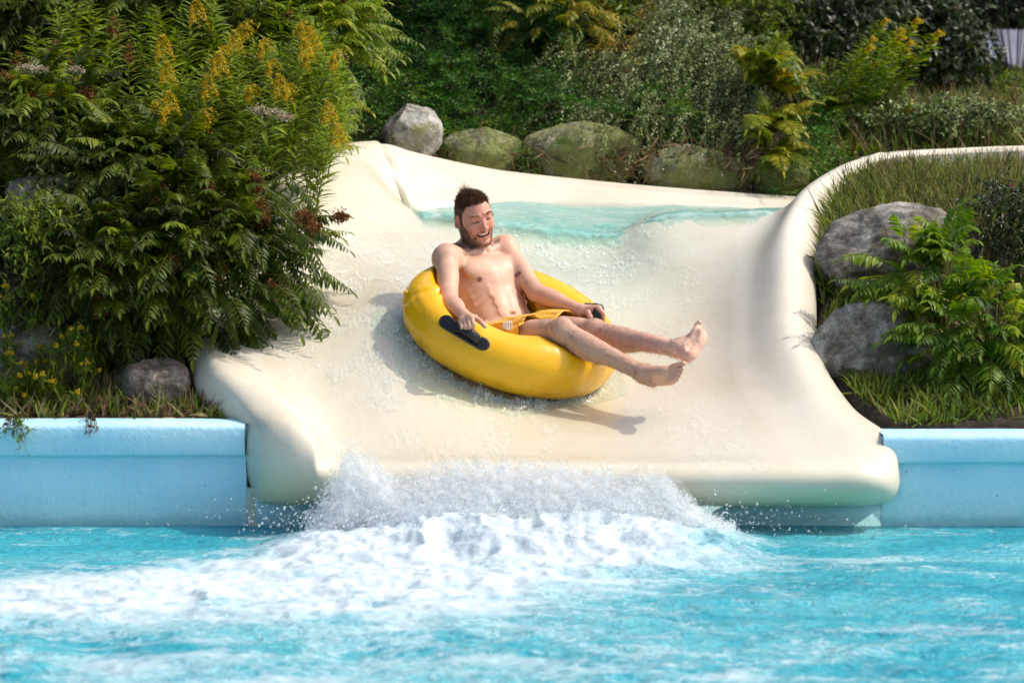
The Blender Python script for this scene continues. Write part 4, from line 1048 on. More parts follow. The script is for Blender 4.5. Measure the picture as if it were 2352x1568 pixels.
# ---------------- froth thrown up round the ring ----------------
def surf_z(x, y):
    Sx = SLIDE_S[..., 0].ravel(); Sy = SLIDE_S[..., 1].ravel(); Sz = SLIDE_S[..., 2].ravel()
    out = np.empty(len(x))
    for k in range(0, len(x), 400):
        d = (Sx[None]-x[k:k+400, None])**2+(Sy[None]-y[k:k+400, None])**2; i = np.argpartition(d, 4, axis=1)[:, :4]
        w_ = 1/(np.take_along_axis(d, i, 1)+1e-5); out[k:k+400] = (Sz[i]*w_).sum(1)/w_.sum(1)
    return out
n = 9000; ph_ = rng.uniform(R(165), R(372), n); hh = rng.exponential(.018, n)
cl = fbm(ph_*9, hh*0, oct=3, seed=3); lift = np.clip(.25+1.3*cl, .05, 1)
base = ring_pt(ph_, R(-62)+0*ph_, .010); rad_ = np.cos(ph_)[:, None]*RA+np.sin(ph_)[:, None]*RB
C_ = base+rad_*(rng.exponential(.030, n)*(.5+lift))[:, None]; C_[:, 2] = surf_z(C_[:, 0], C_[:, 1])+.006+hh*lift*1.6*np.exp(-((np.linalg.norm(C_-base, axis=1)-.02)/.05)**2)
V1, F1 = blobs(C_, rng.lognormal(-6.2, .4, n).clip(.0009, .005), np.clip(rng.normal(1, .35, (n, 1, 3)), .45, 2.2))
tag(mesh_obj('splash', V1, F1, M_SPL), 'clear froth and drops pushed up along the lower edge of the ring', 'splash', kind='stuff')
# low rolling wave of water pushed ahead of the ring
a = np.linspace(R(170), R(370), 360); b = np.linspace(0, 1, 14); A_, B_ = np.meshgrid(a, b, indexing='ij')
p0 = ring_pt(A_, R(-70)+0*A_, -.02); rd = np.cos(A_)[..., None]*RA+np.sin(A_)[..., None]*RB
Wp = p0+rd*(B_*.16*(1+.5*fbm(A_*3, A_*0, oct=3, seed=6)))[..., None]
zz = surf_z(Wp[..., 0].ravel(), Wp[..., 1].ravel()).reshape(A_.shape)
hgt = (.030*np.sin(np.pi*np.clip(B_*1.05+.12, 0, 1))**1.5*(1+.8*fbm(A_*7, B_*2, oct=4, seed=7))+.006*fbm(A_*40, B_*9, oct=3, seed=8)*np.sin(np.pi*B_))*np.clip(np.minimum(A_-R(170), R(370)-A_)*4, 0, 1)
Wp[..., 2] = zz+.004+hgt; Fq = grid_faces(*A_.shape); Vq = Wp.reshape(-1, 3)
if np.cross(Vq[Fq[:, 1]]-Vq[Fq[:, 0]], Vq[Fq[:, 3]]-Vq[Fq[:, 0]])[:, 2].mean() < 0: Fq = Fq[:, ::-1]
tag(mesh_obj('bow_wave', Vq, Fq, M_FILM, attrs={'fade': np.full(len(Vq), 1.0), 'tint': np.full(len(Vq), .35), 'froth': (.75*np.sin(np.pi*B_)).ravel()}), kind='structure')
# ---------------- ground, hillside and rocks ----------------
_yl = [9.5, 9.72, 9.93, 10.4, 10.92, 11.4, 11.95, 12.35, 12.78, 13.0, 13.15]
_xl = [-1.06, -1.10, -1.27, -1.37, -1.40, -1.37, -1.28, -1.14, -1.02, -.86, -.6]
_yr = [9.5, 9.74, 10.0, 10.4, 10.9, 11.35, 11.8, 12.15, 12.5, 12.86, 13.2]
_xr = [1.56, 1.53, 1.42, 1.34, 1.385, 1.445, 1.55, 1.68, 1.83, 2.06, 2.8]
def terrain(x, y):
    x = np.asarray(x, float); y = np.asarray(y, float)
    left = np.interp(y, [9.5, 9.72, 10.3, 11.2, 12.2, 13.2, 15, 20], [.37, .39, .48, .92, 1.45, 1.95, 2.9, 4.2])
    right = np.interp(y, [9.5, 9.72, 10.2, 10.7, 11.3, 12.0, 12.8, 13.6, 15, 17, 20], [.36, .375, .50, .74, 1.0, 1.2, 1.30, 1.36, 1.62, 1.7, 1.7])
    back = np.interp(y, [12.9, 13.3, 13.6, 14.1, 15.0, 16, 18], [.9, 1.0, 1.08, 1.60, 2.20, 3.0, 4.2])
    t0 = np.interp(y, [12.3, 12.8], [-.95, -1.32]); bb = np.clip((x-t0)/np.interp(y, [12.3, 12.8], [.5, .28]), 0, 1); bb = bb*bb*(3-2*bb); z = left*(1-bb)+back*bb
    bl = np.where(y < 13, sstep(x, .9, 1.25), sstep(x, 1.45, 1.95)); z = z*(1-bl)+(np.where(y > 12.9, right, right))*bl
    xl = np.interp(y, _yl, _xl); xr = np.interp(y, _yr, _xr)
    ins = sstep(x-xl, -.01, .10)*sstep(xr-x, -.01, .10)*(1-sstep(y, 13.1, 13.35))
    ins = np.where(y > 13.35, 0, ins)
    low = .02+(y-9.5)*.19
    z = z*(1-ins)+np.minimum(low, z)*ins
    return z+.03*fbm(x*2.4, y*2.4, oct=4, seed=61)*(1-ins)
xs = np.concatenate([np.linspace(-14, -3, 12)[:-1], np.linspace(-3, 3.4, 300), np.linspace(3.4, 14, 12)[1:]]); ys = np.concatenate([np.linspace(9.70, 15, 230)[:-1], np.linspace(15, 40, 50)])
X, Y = np.meshgrid(xs, ys); Z = terrain(X, Y); Z[0] -= .3
def m_soil():
    t = NT('soil and litter'); g = t.geo()
    c = t.ramp(t.noise(g, 18, 6, .7), [(.3, (.018, .012, .007)), (.52, (.045, .030, .016)), (.7, (.10, .075, .04))])
    t.set(Base_Color=c, Roughness=.95, Normal=t.bump(t.noise(g, 30, 6, .7), 1.0, .03)); return t.m
tag(mesh_obj('ground', np.stack([X, Y, Z], -1).reshape(-1, 3), grid_faces(*X.shape), m_soil()), kind='structure')

def m_rock(name, c1, c2, c3, moss=None, mossamt=.0, lich=.25):
    t = NT(name); g = t.coord()
    v = t.noise(g, 9, 7, .68, .6); c = t.ramp(v, [(.36, c1), (.49, c2), (.60, c3)])
    vein = t.ramp(t.noise(t.coord((1, 1, 3.2)), 7, 6, .7, 1.5), [(.46, 1), (.5, 0), (.54, 1)])
    c = t.mix(t.math('MULTIPLY', t.math('SUBTRACT', 1.0, vein), .45), c, tuple(k*.45 for k in c1))
    li = t.ramp(t.noise(g, 26, 4, .6), [(.60, 0), (.66, 1)]); c = t.mix(t.math('MULTIPLY', li, lich), c, (.50, .50, .44))
    if moss:
        mk = t.ramp(t.noise(g, 5, 6, .7, .5), [(.5-mossamt*.3, 0), (.62-mossamt*.3, 1)]); c = t.mix(t.math('MULTIPLY', mk, .85), c, moss)
    pit = t.noise(g, 70, 4, .7)
    c = t.mix(t.math('MULTIPLY', t.ramp(pit, [(.34, 1), (.42, 0)]), .6), c, (.04, .035, .03))
    b = t.bump(t.noise(g, 10, 7, .7, .4), 1.0, .06); b = t.bump(pit, .5, .006, b)
    t.set(Base_Color=c, Roughness=.85, Normal=b); return t.m
M_GRAN = m_rock('grey granite', (.11, .095, .075), (.33, .29, .24), (.56, .52, .44), (.11, .095, .045), .12)
M_MOSS = m_rock('mossy rock', (.10, .10, .05), (.29, .28, .15), (.52, .50, .34), (.20, .22, .04), .35, .3)
M_PALE = m_rock('pale rock', (.26, .24, .20), (.50, .48, .43), (.68, .66, .60), (.28, .26, .08), .02, .3)
M_BROWN = m_rock('brown streaked rock', (.12, .09, .065), (.29, .22, .17), (.46, .38, .30), (.09, .08, .04), .05)
def rock(u, v, Y, rx, ry, rz, mat, label, seed, cuts=7, rot=0., group='boulders round the slide'):
    r_ = np.random.default_rng(seed); c = P(u, v, Y); n1, n2 = 120, 72
    a = np.linspace(0, 2*np.pi, n1, endpoint=False); b = np.linspace(-np.pi/2+.02, np.pi/2-.02, n2)
    A_, B_ = np.meshgrid(a, b); D = np.stack([np.cos(B_)*np.cos(A_), np.cos(B_)*np.sin(A_), np.sin(B_)], -1)
    rad = np.ones(A_.shape)
    for k in range(cuts):
        nn_ = unit(r_.normal(size=3)+np.array([0, -.3, .1])); dd = r_.uniform(.66, .90); q = D@nn_
        lim = np.where(q > .05, dd/np.maximum(q, .05), 9); s_ = .025
        h = np.clip(.5+.5*(lim-rad)/s_, 0, 1); rad = lim*(1-h)+rad*h-s_*h*(1-h)
    rad = rad*(1+.09*fbm(D[..., 0]*2.2+seed, D[..., 1]*2.2, D[..., 2]*2.2, oct=3, seed=seed)+.045*fbm(D[..., 0]*7, D[..., 1]*8+seed, D[..., 2]*8, oct=4, seed=seed)+.012*fbm(D[..., 0]*22, D[..., 1]*22, D[..., 2]*22, oct=3, seed=seed+1))
    V = (D*rad[..., None]).reshape(-1, 3)*np.array([rx, ry, rz]); cr_, sr_ = math.cos(rot), math.sin(rot)
    V = V@np.array([[cr_, 0, sr_], [0, 1, 0], [-sr_, 0, cr_]])
    i = np.arange(n2-1)[:, None]*n1+np.arange(n1)[None]; i2 = np.arange(n2-1)[:, None]*n1+(np.arange(n1)+1)[None] % n1
    F = np.stack([i, i2, i2+n1, i+n1], -1).reshape(-1, 4).tolist(); F.append(list(range(n1))[::-1]); F.append([(n2-1)*n1+k for k in range(n1)])
    o = mesh_obj('boulder', V, F, mat); o.location = tuple(c); tag(o, label, 'rock', group); return o
rock(352, 888, 10.02, .155, .14, .135, M_BROWN, 'rounded streaked grey brown boulder on the left ledge beside the slide edge', 3, rot=.25)
rock(95, 452, 10.75, .20, .16, .115, M_GRAN, 'dark boulder half hidden under shrubs at the left edge of the picture', 4)
rock(70, 830, 10.15, .22, .15, .16, M_BROWN, 'dark brown boulder behind the yellow flowers at the far left', 8)
rock(758, 250, 12.95, .155, .16, .19, M_BROWN, 'tall grey brown boulder above the high left corner of the slide', 5, rot=-.4)
rock(948, 300, 13.28, .165, .16, .165, M_PALE, 'pale white boulder on the slide rim left of the mossy row', 6, 9)
rock(1105, 352, 13.42, .235, .15, .145, M_MOSS, 'low mossy green boulder right next to the pale white one', 11)
rock(1335, 362, 13.48, .35, .15, .20, M_MOSS, 'largest mossy boulder behind the slide, above the man', 12)
rock(1605, 392, 13.46, .33, .13, .16, M_MOSS, 'long low mossy boulder under the trailing small leaved shrub', 13)
rock(1800, 408, 13.48, .18, .12, .14, M_MOSS, 'small mossy boulder at the right end of the row by the rim', 14)
rock(1886, 388, 14.1, .115, .14, .12, M_PALE, 'small tan boulder peeping over the right roll of the slide', 15)
rock(2066, 590, 10.98, .365, .28, .250, M_GRAN, 'big rounded grey boulder in the grass right of the slide', 21, 5)
rock(2005, 808, 10.34, .285, .20, .215, M_GRAN, 'grey boulder with pale lichen rings against the right slide edge', 22, 6, rot=.15)
# building with ribbed metal roof behind the shrubs, top right
bl = empty('building', tuple(P(2420, 250, 23))); tag(bl, 'grey ribbed metal roofed building behind the shrubs at the top right', 'building')
def m_metal():
    t = NT('weathered metal roof'); g = t.coord(); t.set(Base_Color=t.ramp(t.noise(g, 3, 4), [(.3, (.42, .42, .46)), (.7, (.60, .60, .65))]), Roughness=.5, Metallic=.2); return t.m
M_MET = m_metal(); M_DARKW = m_simple('dark timber', (.03, .025, .022), .8)
for nm, (p0, p1, p2, p3) in (('roof', ((2095, 78, 23.5), (2700, 78, 23.5), (2700, 178, 21.5), (2120, 178, 21.5))), ('lower_roof', ((2080, 200, 22.0), (2700, 205, 22.0), (2700, 330, 20), (1980, 330, 20)))):
    A_, B_, C_, D_ = [P(*p) for p in (p0, p1, p2, p3)]; nrib = 46; mbx = MB(); V = []
    ts = np.linspace(0, 1, nrib*6+1); up = np.array([0, -.2, .98])
    prof = np.where((np.arange(len(ts)) % 6) < 2, .045, 0.0)
    for s_ in (0, 1):
        top = A_+(B_-A_)*ts[:, None]; bot = D_+(C_-D_)*ts[:, None]
        sh = (bot[:1]-top[:1])*0
        V.append((top if s_ == 0 else bot+np.array([1.0, 0, 0]))+up*prof[:, None])
    V = np.stack(V); child(nm, V.reshape(-1, 3), grid_faces(2, len(ts)), M_MET, bl, False)
mb = MB(); q = P(1960, 300, 21.9); r_ = P(2700, 196, 22.4); mb.box((q[0], 22.2, q[2]-1.2), (r_[0], 24.5, r_[2]-.05)); mb.build('wall', M_DARKW, bl, False)
# ---------------- plants ----------------
def lance(n=4, w=.12, fold=.25, droop=.15, peak=.42):
    """leaf of length 1 along x, three vertices across"""
    t = np.linspace(0, 1, n+1); wd_ = np.where(t < peak, np.sin(t/peak*np.pi/2)**.8, np.cos((t-peak)/(1-peak)*np.pi/2)**.85)*w
    wd_[0] = w*.08; wd_[-1] = w*.03
    V = []
    for a, b in zip(t, wd_):
        z = -droop*a*a
        V += [(a, -b, z+fold*b), (a, 0, z), (a, b, z+fold*b)]
    F = []
    for i in range(n): F += [(i*3, i*3+1, i*3+4, i*3+3), (i*3+1, i*3+2, i*3+5, i*3+4)]
    return np.array(V), np.array(F)
L_FINE = lance(2, .10, .3, .1); L_NARROW = lance(4, .085, .3, .28); L_LEAF = lance(4, .15, .35, .30); L_OVAL = lance(3, .27, .25, .1, .5); L_BIG = lance(5, .24, .3, .35, .45); L_BLADE = lance(4, .030, .5, .55, .2)
def nrm(A): return A/(np.linalg.norm(A, axis=-1, keepdims=True)+1e-9)
class Fol:
    def __init__(s): s.V = []; s.F = []; s.R = []; s.n = 0
    def inst(s, tpl, O, X, N, S, rnd, wsc=None):
        """place a template at origins O, along X, facing N, length S"""
        tv, tf = tpl; X = nrm(X); Yv = nrm(np.cross(N, X)); Z = np.cross(X, Yv)
        wy = S if wsc is None else S*wsc
        V = O[:, None]+X[:, None]*(tv[None, :, 0:1]*S[:, None, None])+Yv[:, None]*(tv[None, :, 1:2]*wy[:, None, None])+Z[:, None]*(tv[None, :, 2:3]*S[:, None, None])
        k = len(tv); F = tf[None]+(np.arange(len(O))*k)[:, None, None]+s.n
        s.V.append(V.reshape(-1, 3)); s.F.append(F.reshape(-1, 4)); s.R.append(np.repeat(rnd, k)); s.n += len(O)*k
    def build(s, name, mat, root=None):
        V = np.concatenate(s.V); F = np.concatenate(s.F); at = {'rnd': np.concatenate(s.R)}
        if root is not None: return child(name, V, F, mat, root, True, at)
        return mesh_obj(name, V, F, mat, None, True, at)
def curves(O, D, L, droop, n=8, wob=.0):
    """(m, n, 3) arching curves"""
    t = np.linspace(0, 1, n)[None, :, None]; D = nrm(D)
    g = np.array([0, 0, -1.])[None, None]*np.asarray(droop).reshape(-1, 1, 1)
    sd = nrm(np.cross(D, rng.normal(size=D.shape)))[:, None]*wob
    Pc = O[:, None]+(D[:, None]*t+g*t*t+sd*np.sin(t*3.1))*np.asarray(L).reshape(-1, 1, 1)
    T = nrm(np.gradient(Pc, axis=1)); return Pc, T
def stems(Pc, r0, r1, n=4):
    m, k, _ = Pc.shape; T = nrm(np.gradient(Pc, axis=1)); ref = np.array([.3, .2, .93]); A = nrm(np.cross(T, ref)); B_ = np.cross(T, A)
    r = np.linspace(1, 0, k)[None, :, None]*(np.asarray(r0).reshape(-1, 1, 1)-r1)+r1
    rg = [Pc+r*(math.cos(q*2*math.pi/n)*A+math.sin(q*2*math.pi/n)*B_) for q in range(n)]
    V = np.stack(rg, 2).reshape(-1, 3); base = (np.arange(m)*k*n)[:, None, None]+(np.arange(k-1)*n)[None, :, None]; q = np.arange(n)[None, None]; q2 = (q+1) % n
    return V, np.stack([base+q, base+q2, base+n+q2, base+n+q], -1).reshape(-1, 4)
def add_stems(fol, Pc, r0, r1, rnd=.5, n=4):
    V, F = stems(Pc, r0, r1, n); fol.V.append(V); fol.F.append(F+fol.n); fol.R.append(np.full(len(V), rnd)); fol.n += len(V)
def at_t(Pc, t):
    """sample (m,k,3) curves at parameters t (m,j)"""
    m, k, _ = Pc.shape; x = np.clip(t, 0, 1)*(k-1); i = np.minimum(x.astype(int), k-2); f = (x-i)[..., None]; r = np.arange(m)[:, None]
    return Pc[r, i]*(1-f)+Pc[r, i+1]*f
def fronds(fol, stf, O, D, L, npair=11, leaf=.30, tpl=L_LEAF, droop=.35, up=None, ang=62, rnd=None, hang=.25, wsc=None):
    """pinnate leaves: a rachis with paired leaflets"""
    m = len(O); L = np.broadcast_to(L, (m,)); Pc, T = curves(O, D, L, droop*rng.uniform(.6, 1.4, m), 9)
    rnd = rng.uniform(0, 1, m) if rnd is None else rnd
    if stf is not None: add_stems(stf, Pc, L*.010, .0008, .5, 3)
    t = np.linspace(.14, .97, npair)[None].repeat(m, 0); Q = at_t(Pc, t); TT = nrm(at_t(T, t))
    upv = np.array([0, -.35, 1.])[None, None] if up is None else up[:, None]
    side = nrm(np.cross(TT, upv)); N = np.cross(side, TT)
    prof = np.clip(np.sin(np.pi*(.16+.80*t))**.7, .2, 1)*leaf*L[:, None]
    for s_ in (-1, 1):
        a = R(ang); X = TT*math.cos(a)+side*s_*math.sin(a)+np.array([0, 0, -hang])+rng.normal(0, .09, TT.shape)
        Nn = N+side*s_*.25+rng.normal(0, .15, TT.shape)
        S = (prof*rng.uniform(.85, 1.12, prof.shape)).ravel()
        fol.inst(tpl, Q.reshape(-1, 3), X.reshape(-1, 3), Nn.reshape(-1, 3), S, np.clip(rnd[:, None]+rng.normal(0, .10, prof.shape), 0, 1).ravel(), wsc)
    fol.inst(tpl, Pc[:, -1], T[:, -1], N[:, -1], L*leaf*.8, rnd, wsc)
def m_leaf(name, cols, trans=.32, rough=.42, pos=None):
    t = NT(name); at = t.attr('rnd').outputs['Fac']; n = len(cols)
    c = t.ramp(at, [((pos[i] if pos else i/(n-1)), cols[i]) for i in range(n)])
    g = t.coord(); c = t.mix(t.ramp(t.noise(g, 34, 2), [(.42, 0), (.62, .55)]), c, (.42, .42, .36), 'MULTIPLY')
    t.set(Base_Color=c, Roughness=rough, Specular_IOR_Level=.22)
    tl_ = t.n('BsdfTranslucent'); hs = t.n('HueSaturation'); hs.inputs['Value'].default_value = 1.5; hs.inputs['Saturation'].default_value = 1.1; t.l(c, hs.inputs['Color']); t.l(hs.outputs[0], tl_.inputs[0])
    mx = t.n('MixShader'); mx.inputs[0].default_value = trans; t.l(t.b.outputs[0], mx.inputs[1]); t.l(tl_.outputs[0], mx.inputs[2]); t.l(mx.outputs[0], t.out.inputs[0]); return t.m
M_SORB = m_leaf('shade darkened pinnate leaf', [(0.014, 0.025, 0.002), (0.042, 0.067, 0.004), (0.101, 0.144, 0.008), (0.203, 0.244, 0.014)])  # deep green leaf; left bank shade and dark picture corner are put into its colour
M_SORB2 = m_leaf('bright pinnate leaf', [(.05, .10, .006), (.13, .21, .012), (.24, .32, .02), (.42, .40, .03)])
M_GOLD = m_leaf('goldenrod leaf', [(.030, .060, .006), (.105, .165, .012), (.22, .30, .022), (.36, .40, .05)])
M_JUN = m_leaf('juniper needles', [(.010, .040, .006), (.036, .125, .014), (.10, .25, .025), (.28, .34, .03)], .15)
M_COT = m_leaf('small grey green leaf', [(.012, .030, .004), (.08, .14, .02), (.32, .42, .12), (.72, .78, .45)], .2, .35)
M_FERN = m_leaf('yellowing fern', [(0.096, 0.160, 0.010), (0.208, 0.272, 0.016), (0.352, 0.352, 0.024), (0.416, 0.288, 0.024)], .4)
M_FERNG = m_leaf('green fern leaf', [(.04, .10, .008), (.11, .21, .015), (.22, .33, .02), (.48, .46, .03)], .38)
M_DOG = m_leaf('broad dark leaf', [(0.007, 0.013, 0.003), (0.018, 0.035, 0.007), (0.050, 0.079, 0.019), (0.144, 0.183, 0.061)], .2, .35)
M_GRASS = m_leaf('grass blade', [(.03, .06, .006), (.11, .17, .012), (.23, .28, .025), (.42, .36, .11)], .3, .55)
M_DRY = m_leaf('dry stalk', [(.06, .03, .015), (.15, .09, .04), (.28, .19, .09), (.42, .33, .18)], .2, .7)
M_YEL = m_leaf('yellow blossom', [(0.285, 0.152, 0.009), (0.551, 0.342, 0.011), (0.741, 0.513, 0.019), (0.807, 0.589, 0.038)], .3, .6)
M_RUST = m_leaf('faded brown seed head', [(.06, .022, .008), (.15, .055, .016), (.27, .11, .028), (.38, .19, .05)], .15, .8)
M_CREAM = m_leaf('cream blossom', [(.30, .20, .11), (.46, .34, .20), (.62, .54, .38), (.74, .70, .58)], .2, .8)
M_STEM = m_leaf('green stem', [(.10, .09, .02), (.17, .17, .04), (.24, .22, .06)], 0., .6)
M_BARK = m_leaf('brown stem', [(.04, .025, .015), (.09, .06, .035), (.15, .10, .06)], 0., .8)
M_PINK = m_leaf('pink blossom', [(.25, .03, .09), (.45, .06, .16), (.5, .12, .2)], .2, .7)
def head(fol, c, size, n, shape=(1, 1, 1), grain=.012, lean=(0, 0, 0)):
    """plume of tiny florets"""
    t = rng.uniform(0, 1, n)
    O = np.array(c)+np.array(lean)*t[:, None]*size+rng.normal(0, .42, (n, 3))*size*np.array(shape)*(1.05-t[:, None]*.75)
    fol.inst(L_OVAL, O, rng.normal(size=(n, 3)), rng.normal(size=(n, 3)), rng.uniform(.6, 1.4, n)*grain, rng.uniform(0, 1, n))

def pinnate_shrub(label, cen, rad, root_px, n, L, mat, npair=11, leaf=.26, heads=0, headmat=None, tips=(), name='pinnate_shrub', group='leafy shrubs', tpl=L_LEAF, hsize=.05, bias=(.2, -.7, .25), droop=.4, cat='shrub', ang=62, hpts=()):
    c = P(*cen); rad = np.array(rad); rt = P(*root_px); rt[2] = terrain(rt[0], rt[1])-.02
    root = empty(name, tuple(rt)); tag(root, label, cat, group)
    f = Fol(); st = Fol(); bi = np.array(bias)
    D = nrm(rng.normal(size=(n, 3))+bi*1.3); rr = rng.uniform(.25, 1, n)**.5
    O = c+D*rad*rr[:, None]*.92; X = nrm(D*.8+bi*.6+rng.normal(0, .35, (n, 3))+np.array([0, 0, .15]))
    dk = np.clip(rng.normal(.45, .22, n), 0, 1)
    if len(tips):
        TO = np.array([P(*a) for a, b in tips]); TX = np.array([P(*b) for a, b in tips])-TO; LT = np.linalg.norm(TX, axis=1)
        fronds(f, st, TO, TX, LT, npair+4, leaf*.75, tpl, droop*.45, None, ang, np.clip(rng.normal(.5, .2, len(TO)), 0, 1), hang=.45)
        O2 = np.concatenate([O, TO])
    else: O2 = O
    fronds(f, st, O, X, rng.uniform(.75, 1.2, n)*L, npair, leaf, tpl, droop, None, ang, dk)
    k = min(len(O2), 70+len(tips)); sel = np.concatenate([rng.choice(len(O), k-len(tips), replace=False), np.arange(len(O), len(O2))]).astype(int)
    Et = O2[sel]; m = len(Et); t = np.linspace(0, 1, 9)[None, :, None]
    md = (rt+Et)/2+np.array([0, 0, .16])*np.linalg.norm(Et-rt, axis=1)[:, None]*1.5; md[:, 0] += (rt[0]-Et[:, 0])*.15
    Pc = (1-t)**2*rt+2*t*(1-t)*md[:, None]+t*t*Et[:, None]
    ws = Fol(); add_stems(ws, Pc, .0055, .0018, .5, 5)
    ws.build('stem', M_STEM, root); f.build('foliage', mat, root); st.build('leaf_stalks', M_STEM, root)
    pts = [P(*h) for h in hpts]
    if heads:
        hi_ = rng.choice(n, heads, replace=False); pts += [O[q]+X[q]*L*.25+np.array([0, -.02, .03]) for q in hi_]
    for p_ in pts:
        h = Fol(); sz = hsize*rng.uniform(.7, 1.25); head(h, p_, sz*.8, 520, (1, .8, 1.1), .0105, rng.normal(0, .8, 3)+np.array([.3, 0, -.3])); h.build('seed_head', headmat, root)
    return root

# big overhanging shrub on the left of the slide
pinnate_shrub('large dark shrub with feathery leaves and rusty seed heads arching over the left slide edge',
  (455, 600, 10.45), (.52, .42, .40), (330, 800, 10.5), 330, .25, M_SORB, 12, .25, 5, M_RUST,
  tips=[((655,400,10.25),(748,482,10.2)),((668,500,10.2),(802,548,10.12)),((640,480,10.2),(752,600,10.12)),((600,560,10.2),(680,660,10.15)),((560,640,10.2),(640,690,10.1)),((560,700,10.15),(622,770,10.1)),
        ((520,720,10.15),(552,808,10.1)),((600,430,10.3),(700,470,10.2)),((560,520,10.25),(660,620,10.15)),((640,540,10.2),(700,640,10.15)),((500,740,10.1),(480,800,10.05)),((590,610,10.2),(670,600,10.12)),((600,660,10.2),(668,716,10.1)),((540,600,10.2),(630,655,10.1))],
  hpts=[(700,500,10.1),(712,520,10.15),(690,495,10.15),(772,497,10.12),(575,410,10.25),(560,425,10.3),(345,450,10.3),(600,470,10.3),(595,505,10.2),(600,560,10.2),(640,670,10.12)], hsize=.058)
pinnate_shrub('dark feathery shrub with a long hanging rusty seed plume low on the left bank', (230, 620, 10.3), (.36, .34, .30), (240, 830, 10.3), 190, .22, M_SORB, 11, .26, 4, M_RUST,
  hpts=[(222,625,10.0),(215,650,10.0),(225,680,9.98),(230,705,9.98),(260,640,10.02),(150,660,10.05),(245,600,10.02),(380,650,10.05),(500,630,10.05),(360,660,10.05)], hsize=.062)
pinnate_shrub('feathery shrub with shade darkened leaf colour filling the upper left corner beneath the first goldenrods', (90, 300, 11.3), (.40, .4, .34), (120, 480, 11.3), 200, .24, M_SORB, 11, .26, 5, M_RUST, hsize=.05)
pinnate_shrub('feathery shrub in the shade between goldenrods and the dark boulder', (330, 400, 10.9), (.42, .38, .22), (330, 560, 10.9), 210, .24, M_SORB, 12, .26, 2, M_RUST, hsize=.04)
pinnate_shrub('bright yellow green feathery shrub at the top, left of the junipers', (690, 90, 13.0), (.42, .40, .30), (690, 330, 13.0), 230, .27, M_SORB2, 12, .23, 3, M_RUST, hsize=.035,
  tips=[((770,190,12.8),(855,245,12.7)),((790,110,12.8),(845,150,12.7)),((760,240,12.75),(830,262,12.65)),((740,60,12.8),(830,60,12.7))])
pinnate_shrub('yellowing feathery shrub just above the high left slide rim', (655, 270, 12.3), (.26, .26, .28), (640, 400, 12.3), 170, .22, M_SORB2, 12, .24, 0, None)
pinnate_shrub('small feathery shrub at the top left behind the goldenrods', (420, 20, 12.9), (.50, .3, .22), (420, 200, 12.9), 150, .25, M_SORB, 12, .25, 2, M_RUST, hsize=.04)
pinnate_shrub('yellow and orange feathery leaves hanging at the top centre', (1270, 40, 14.6), (.42, .25, .22), (1270, 200, 14.9), 60, .26, m_leaf('autumn leaf', [(.07, .13, .012), (.16, .22, .015), (.32, .30, .02), (.45, .28, .02)], .4), 12, .22, 0, None)
pinnate_shrub('dim feathery shrub cut off by the top left corner of the picture', (110, 30, 13.2), (.62, .3, .26), (110, 200, 13.1), 210, .27, M_SORB, 12, .25, 3, M_RUST, hsize=.05)
pinnate_shrub('feathery shrub along the top edge between the left corner and the yellow green shrub', (430, -20, 14.0), (.60, .3, .26), (430, 200, 13.6), 190, .27, M_SORB2, 12, .25, 0, None)
# ferny shrubs on the right bank
pinnate_shrub('yellow green ferny shrub growing between the two grey boulders', (2130, 640, 10.55), (.20, .20, .22), (2170, 800, 10.5), 46, .24, M_FERNG, 12, .28, 0, None,
  tips=[((2060,660,10.4),(1925,610,10.3)),((2040,700,10.4),(2000,770,10.3)),((2120,560,10.4),(2150,480,10.4)),((2080,620,10.4),(1990,640,10.3)),((2150,620,10.45),(2155,500,10.4))], bias=(-.2, -.7, .35))
pinnate_shrub('dense yellow tipped ferny shrub at the lower right above the blue wall', (2245, 800, 10.25), (.30, .24, .32), (2280, 970, 10.3), 150, .22, M_FERNG, 11, .28, 2, M_CREAM, hsize=.018,
  tips=[((2180,880,10.1),(2110,930,10.05)),((2200,900,10.1),(2190,985,10.02)),((2250,900,10.1),(2270,980,10.02)),((2180,780,10.1),(2100,800,10.05))], bias=(-.1, -.7, .2))

